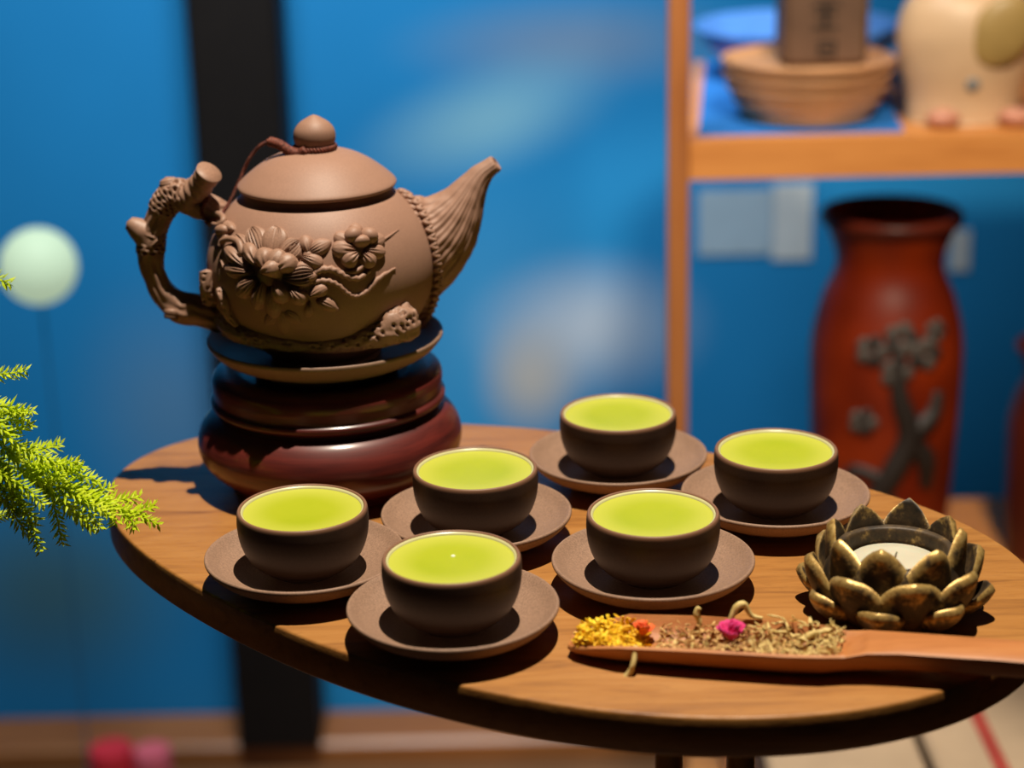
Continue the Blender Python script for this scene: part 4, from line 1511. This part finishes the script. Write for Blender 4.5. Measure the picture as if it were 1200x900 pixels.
# cream parcels on a low bench behind the table
M['boxcream'] = plain('cream_card', (0.42, 0.31, 0.21), 0.6, 0.3, var=0.05)
M['boxred'] = plain('red_card', (0.33, 0.05, 0.038), 0.5, 0.3)
PZ, PH = 0.60, 0.07
bxa, bxb = stand_at(893, 870, PZ)[0], stand_at(1230, 870, PZ)[0]
bench = empty('low_bench', ((bxa + bxb) / 2 + 0.03, 1.535, 0), 'low brown wooden bench under the cream parcels behind the table', 'bench')
V, Fc = box(((bxa + bxb) / 2 + 0.03, 1.535, PZ - PH - 0.0125), (bxb - bxa + 0.1, 0.33, 0.025), 0.003)
mesh('seat', V, Fc, M['bench'], bench, smooth=False)
for sx in (-1, 1):
    for sy in (-1, 1):
        V, Fc = box(((bxa + bxb) / 2 + 0.03 + sx * ((bxb - bxa) / 2 + 0.02), 1.535 + sy * 0.14, (PZ - PH - 0.025) / 2), (0.03, 0.03, PZ - PH - 0.025), 0.003)
        mesh('leg', V, Fc, M['bench'], bench, smooth=False)
bx1, bx2 = stand_at(1075, 870, PZ)[0], stand_at(1086, 870, PZ)[0]
for (a, b), lab, red in (((bxa, bx1), 'plain cream parcel on the low bench behind the table', False), ((bx2, bxb + 0.02), 'cream parcel with red ribbon on the low bench behind the table', True)):
    o = empty('parcel', ((a + b) / 2, 1.535, PZ - PH), lab, 'parcel')
    V, Fc = box(((a + b) / 2, 1.535, PZ - PH / 2), (b - a, 0.30, PH), 0.004)
    mesh('carton', V, Fc, M['boxcream'], o, smooth=False)
    if red:
        sx = stand_at(1150, 850, PZ)[0]
        V, Fc = box((sx, 1.535, PZ - PH / 2 + 0.0008), (0.012, 0.304, PH + 0.0012), 0.0004)
        mesh('ribbon', V, Fc, M['boxred'], o, smooth=False)
        V, Fc = box(((a + b) / 2, 1.655, PZ - PH / 2 + 0.0012), (b - a + 0.003, 0.03, PH + 0.0018), 0.0004)
        mesh('ribbon', V, Fc, M['boxred'], o, smooth=False)

# ------------------------------------------------------------------ things by the blue wall
M['paper'] = plain('pale_paper', (0.30, 0.42, 0.52), 0.7, 0.2, var=0.05)
M['paperw'] = plain('white_paper', (0.46, 0.52, 0.55), 0.7, 0.2, var=0.05)
for u0, v0, u1, v1, mt, lab in ((818, 222, 905, 300, 'paper', 'wide pale blue paper sheet on the wall, seen through the shelf'), (905, 215, 953, 305, 'paperw', 'narrow white paper sheet on the wall beside the wide pale one'),
                                (1112, 270, 1138, 318, 'paperw', 'small white paper sheet on the wall right of the amber vase neck')):
    a, b = at(u0, v1, WALL_Y - 0.004), at(u1, v0, WALL_Y - 0.004)
    V, Fc = box(((a[0] + b[0]) / 2, WALL_Y - 0.0015, (a[2] + b[2]) / 2), (b[0] - a[0], 0.003, b[2] - a[2]))
    o = mesh('paper_sheet', V, Fc, M[mt], loc=((a[0] + b[0]) / 2, WALL_Y, (a[2] + b[2]) / 2), smooth=False)
    tag(o, lab, 'paper', 'paper sheets on the blue wall')
# glowing globe shapes the blur disc of a small light; pole and base added
gp = at(45, 312, 2.22)
lamp = empty('bokeh_globe', (gp[0], gp[1], 0), 'glowing pale mint globe shaped as blur disc of a small light at left', 'lamp')
t = NT('mint_globe_glass')
t.set((0.22, 0.28, 0.20, 1), 0.6, 0.2)
t.b.inputs['Emission Color'].default_value = (0.46, 0.60, 0.42, 1)
t.b.inputs['Emission Strength'].default_value = 0.8
gr = 45 * mpp(gp[1], gp[2])
V, Fc = ellipsoid(gp, ((gr, 0, 0), (0, gr, 0), (0, 0, gr)), 24, 36)
mesh('globe', V, Fc, t.m, lamp)
M['lamp_metal'] = plain('blue_grey_metal', (0.02, 0.10, 0.20), 0.5, 0.3)
V, Fc = tube([(gp[0], gp[1], gp[2] - gr * 0.97), (gp[0], gp[1], 0.4), (gp[0], gp[1], 0.012)], [0.0013] * 3, 12, 4)
mesh('pole', V, Fc, M['lamp_metal'], lamp)
V, Fc = lathe([(0, 0), (0.09, 0), (0.09, 0.006), (0.01, 0.014), (0, 0.014)], (gp[0], gp[1], 0.0), 48)
mesh('base', V, Fc, M['lamp_metal'], lamp, auto=40)

# red tins in front of the ledge
M['redtin'] = plain('red_tin', (0.50, 0.02, 0.03), 0.4, 0.5)
M['pinktin'] = plain('pink_tin', (0.55, 0.10, 0.13), 0.4, 0.5)
for u, v, rpx, mt, lab in ((130, 876, 26, 'redtin', 'red round tin on the floor at far left'), (178, 878, 22, 'pinktin', 'pinkish red round tin next to the far left red one')):
    y_ = 2.30
    p = at(u, v, y_)
    k_ = mpp(y_, p[2])
    r_ = rpx * k_
    h_ = p[2]
    base = np.array([p[0], y_, 0.0])
    o = empty('tea_tin', tuple(base), lab, 'tin', 'red tins on the floor')
    V, Fc = lathe([(0, 0), (r_ * 0.96, 0), (r_, 0.003), (r_, h_ * 0.7), (r_ * 0.97, h_ * 0.71), (0, h_ * 0.71)], base, 48)
    mesh('body', V, Fc, M[mt], o, auto=40)
    V, Fc = lathe([(0, h_ * 0.71), (r_ * 1.02, h_ * 0.711), (r_ * 1.03, h_ * 0.75), (r_ * 1.02, h_ * 0.96), (r_ * 0.95, h_), (0, h_)], base, 48)
    mesh('lid', V, Fc, M[mt], o, auto=40)
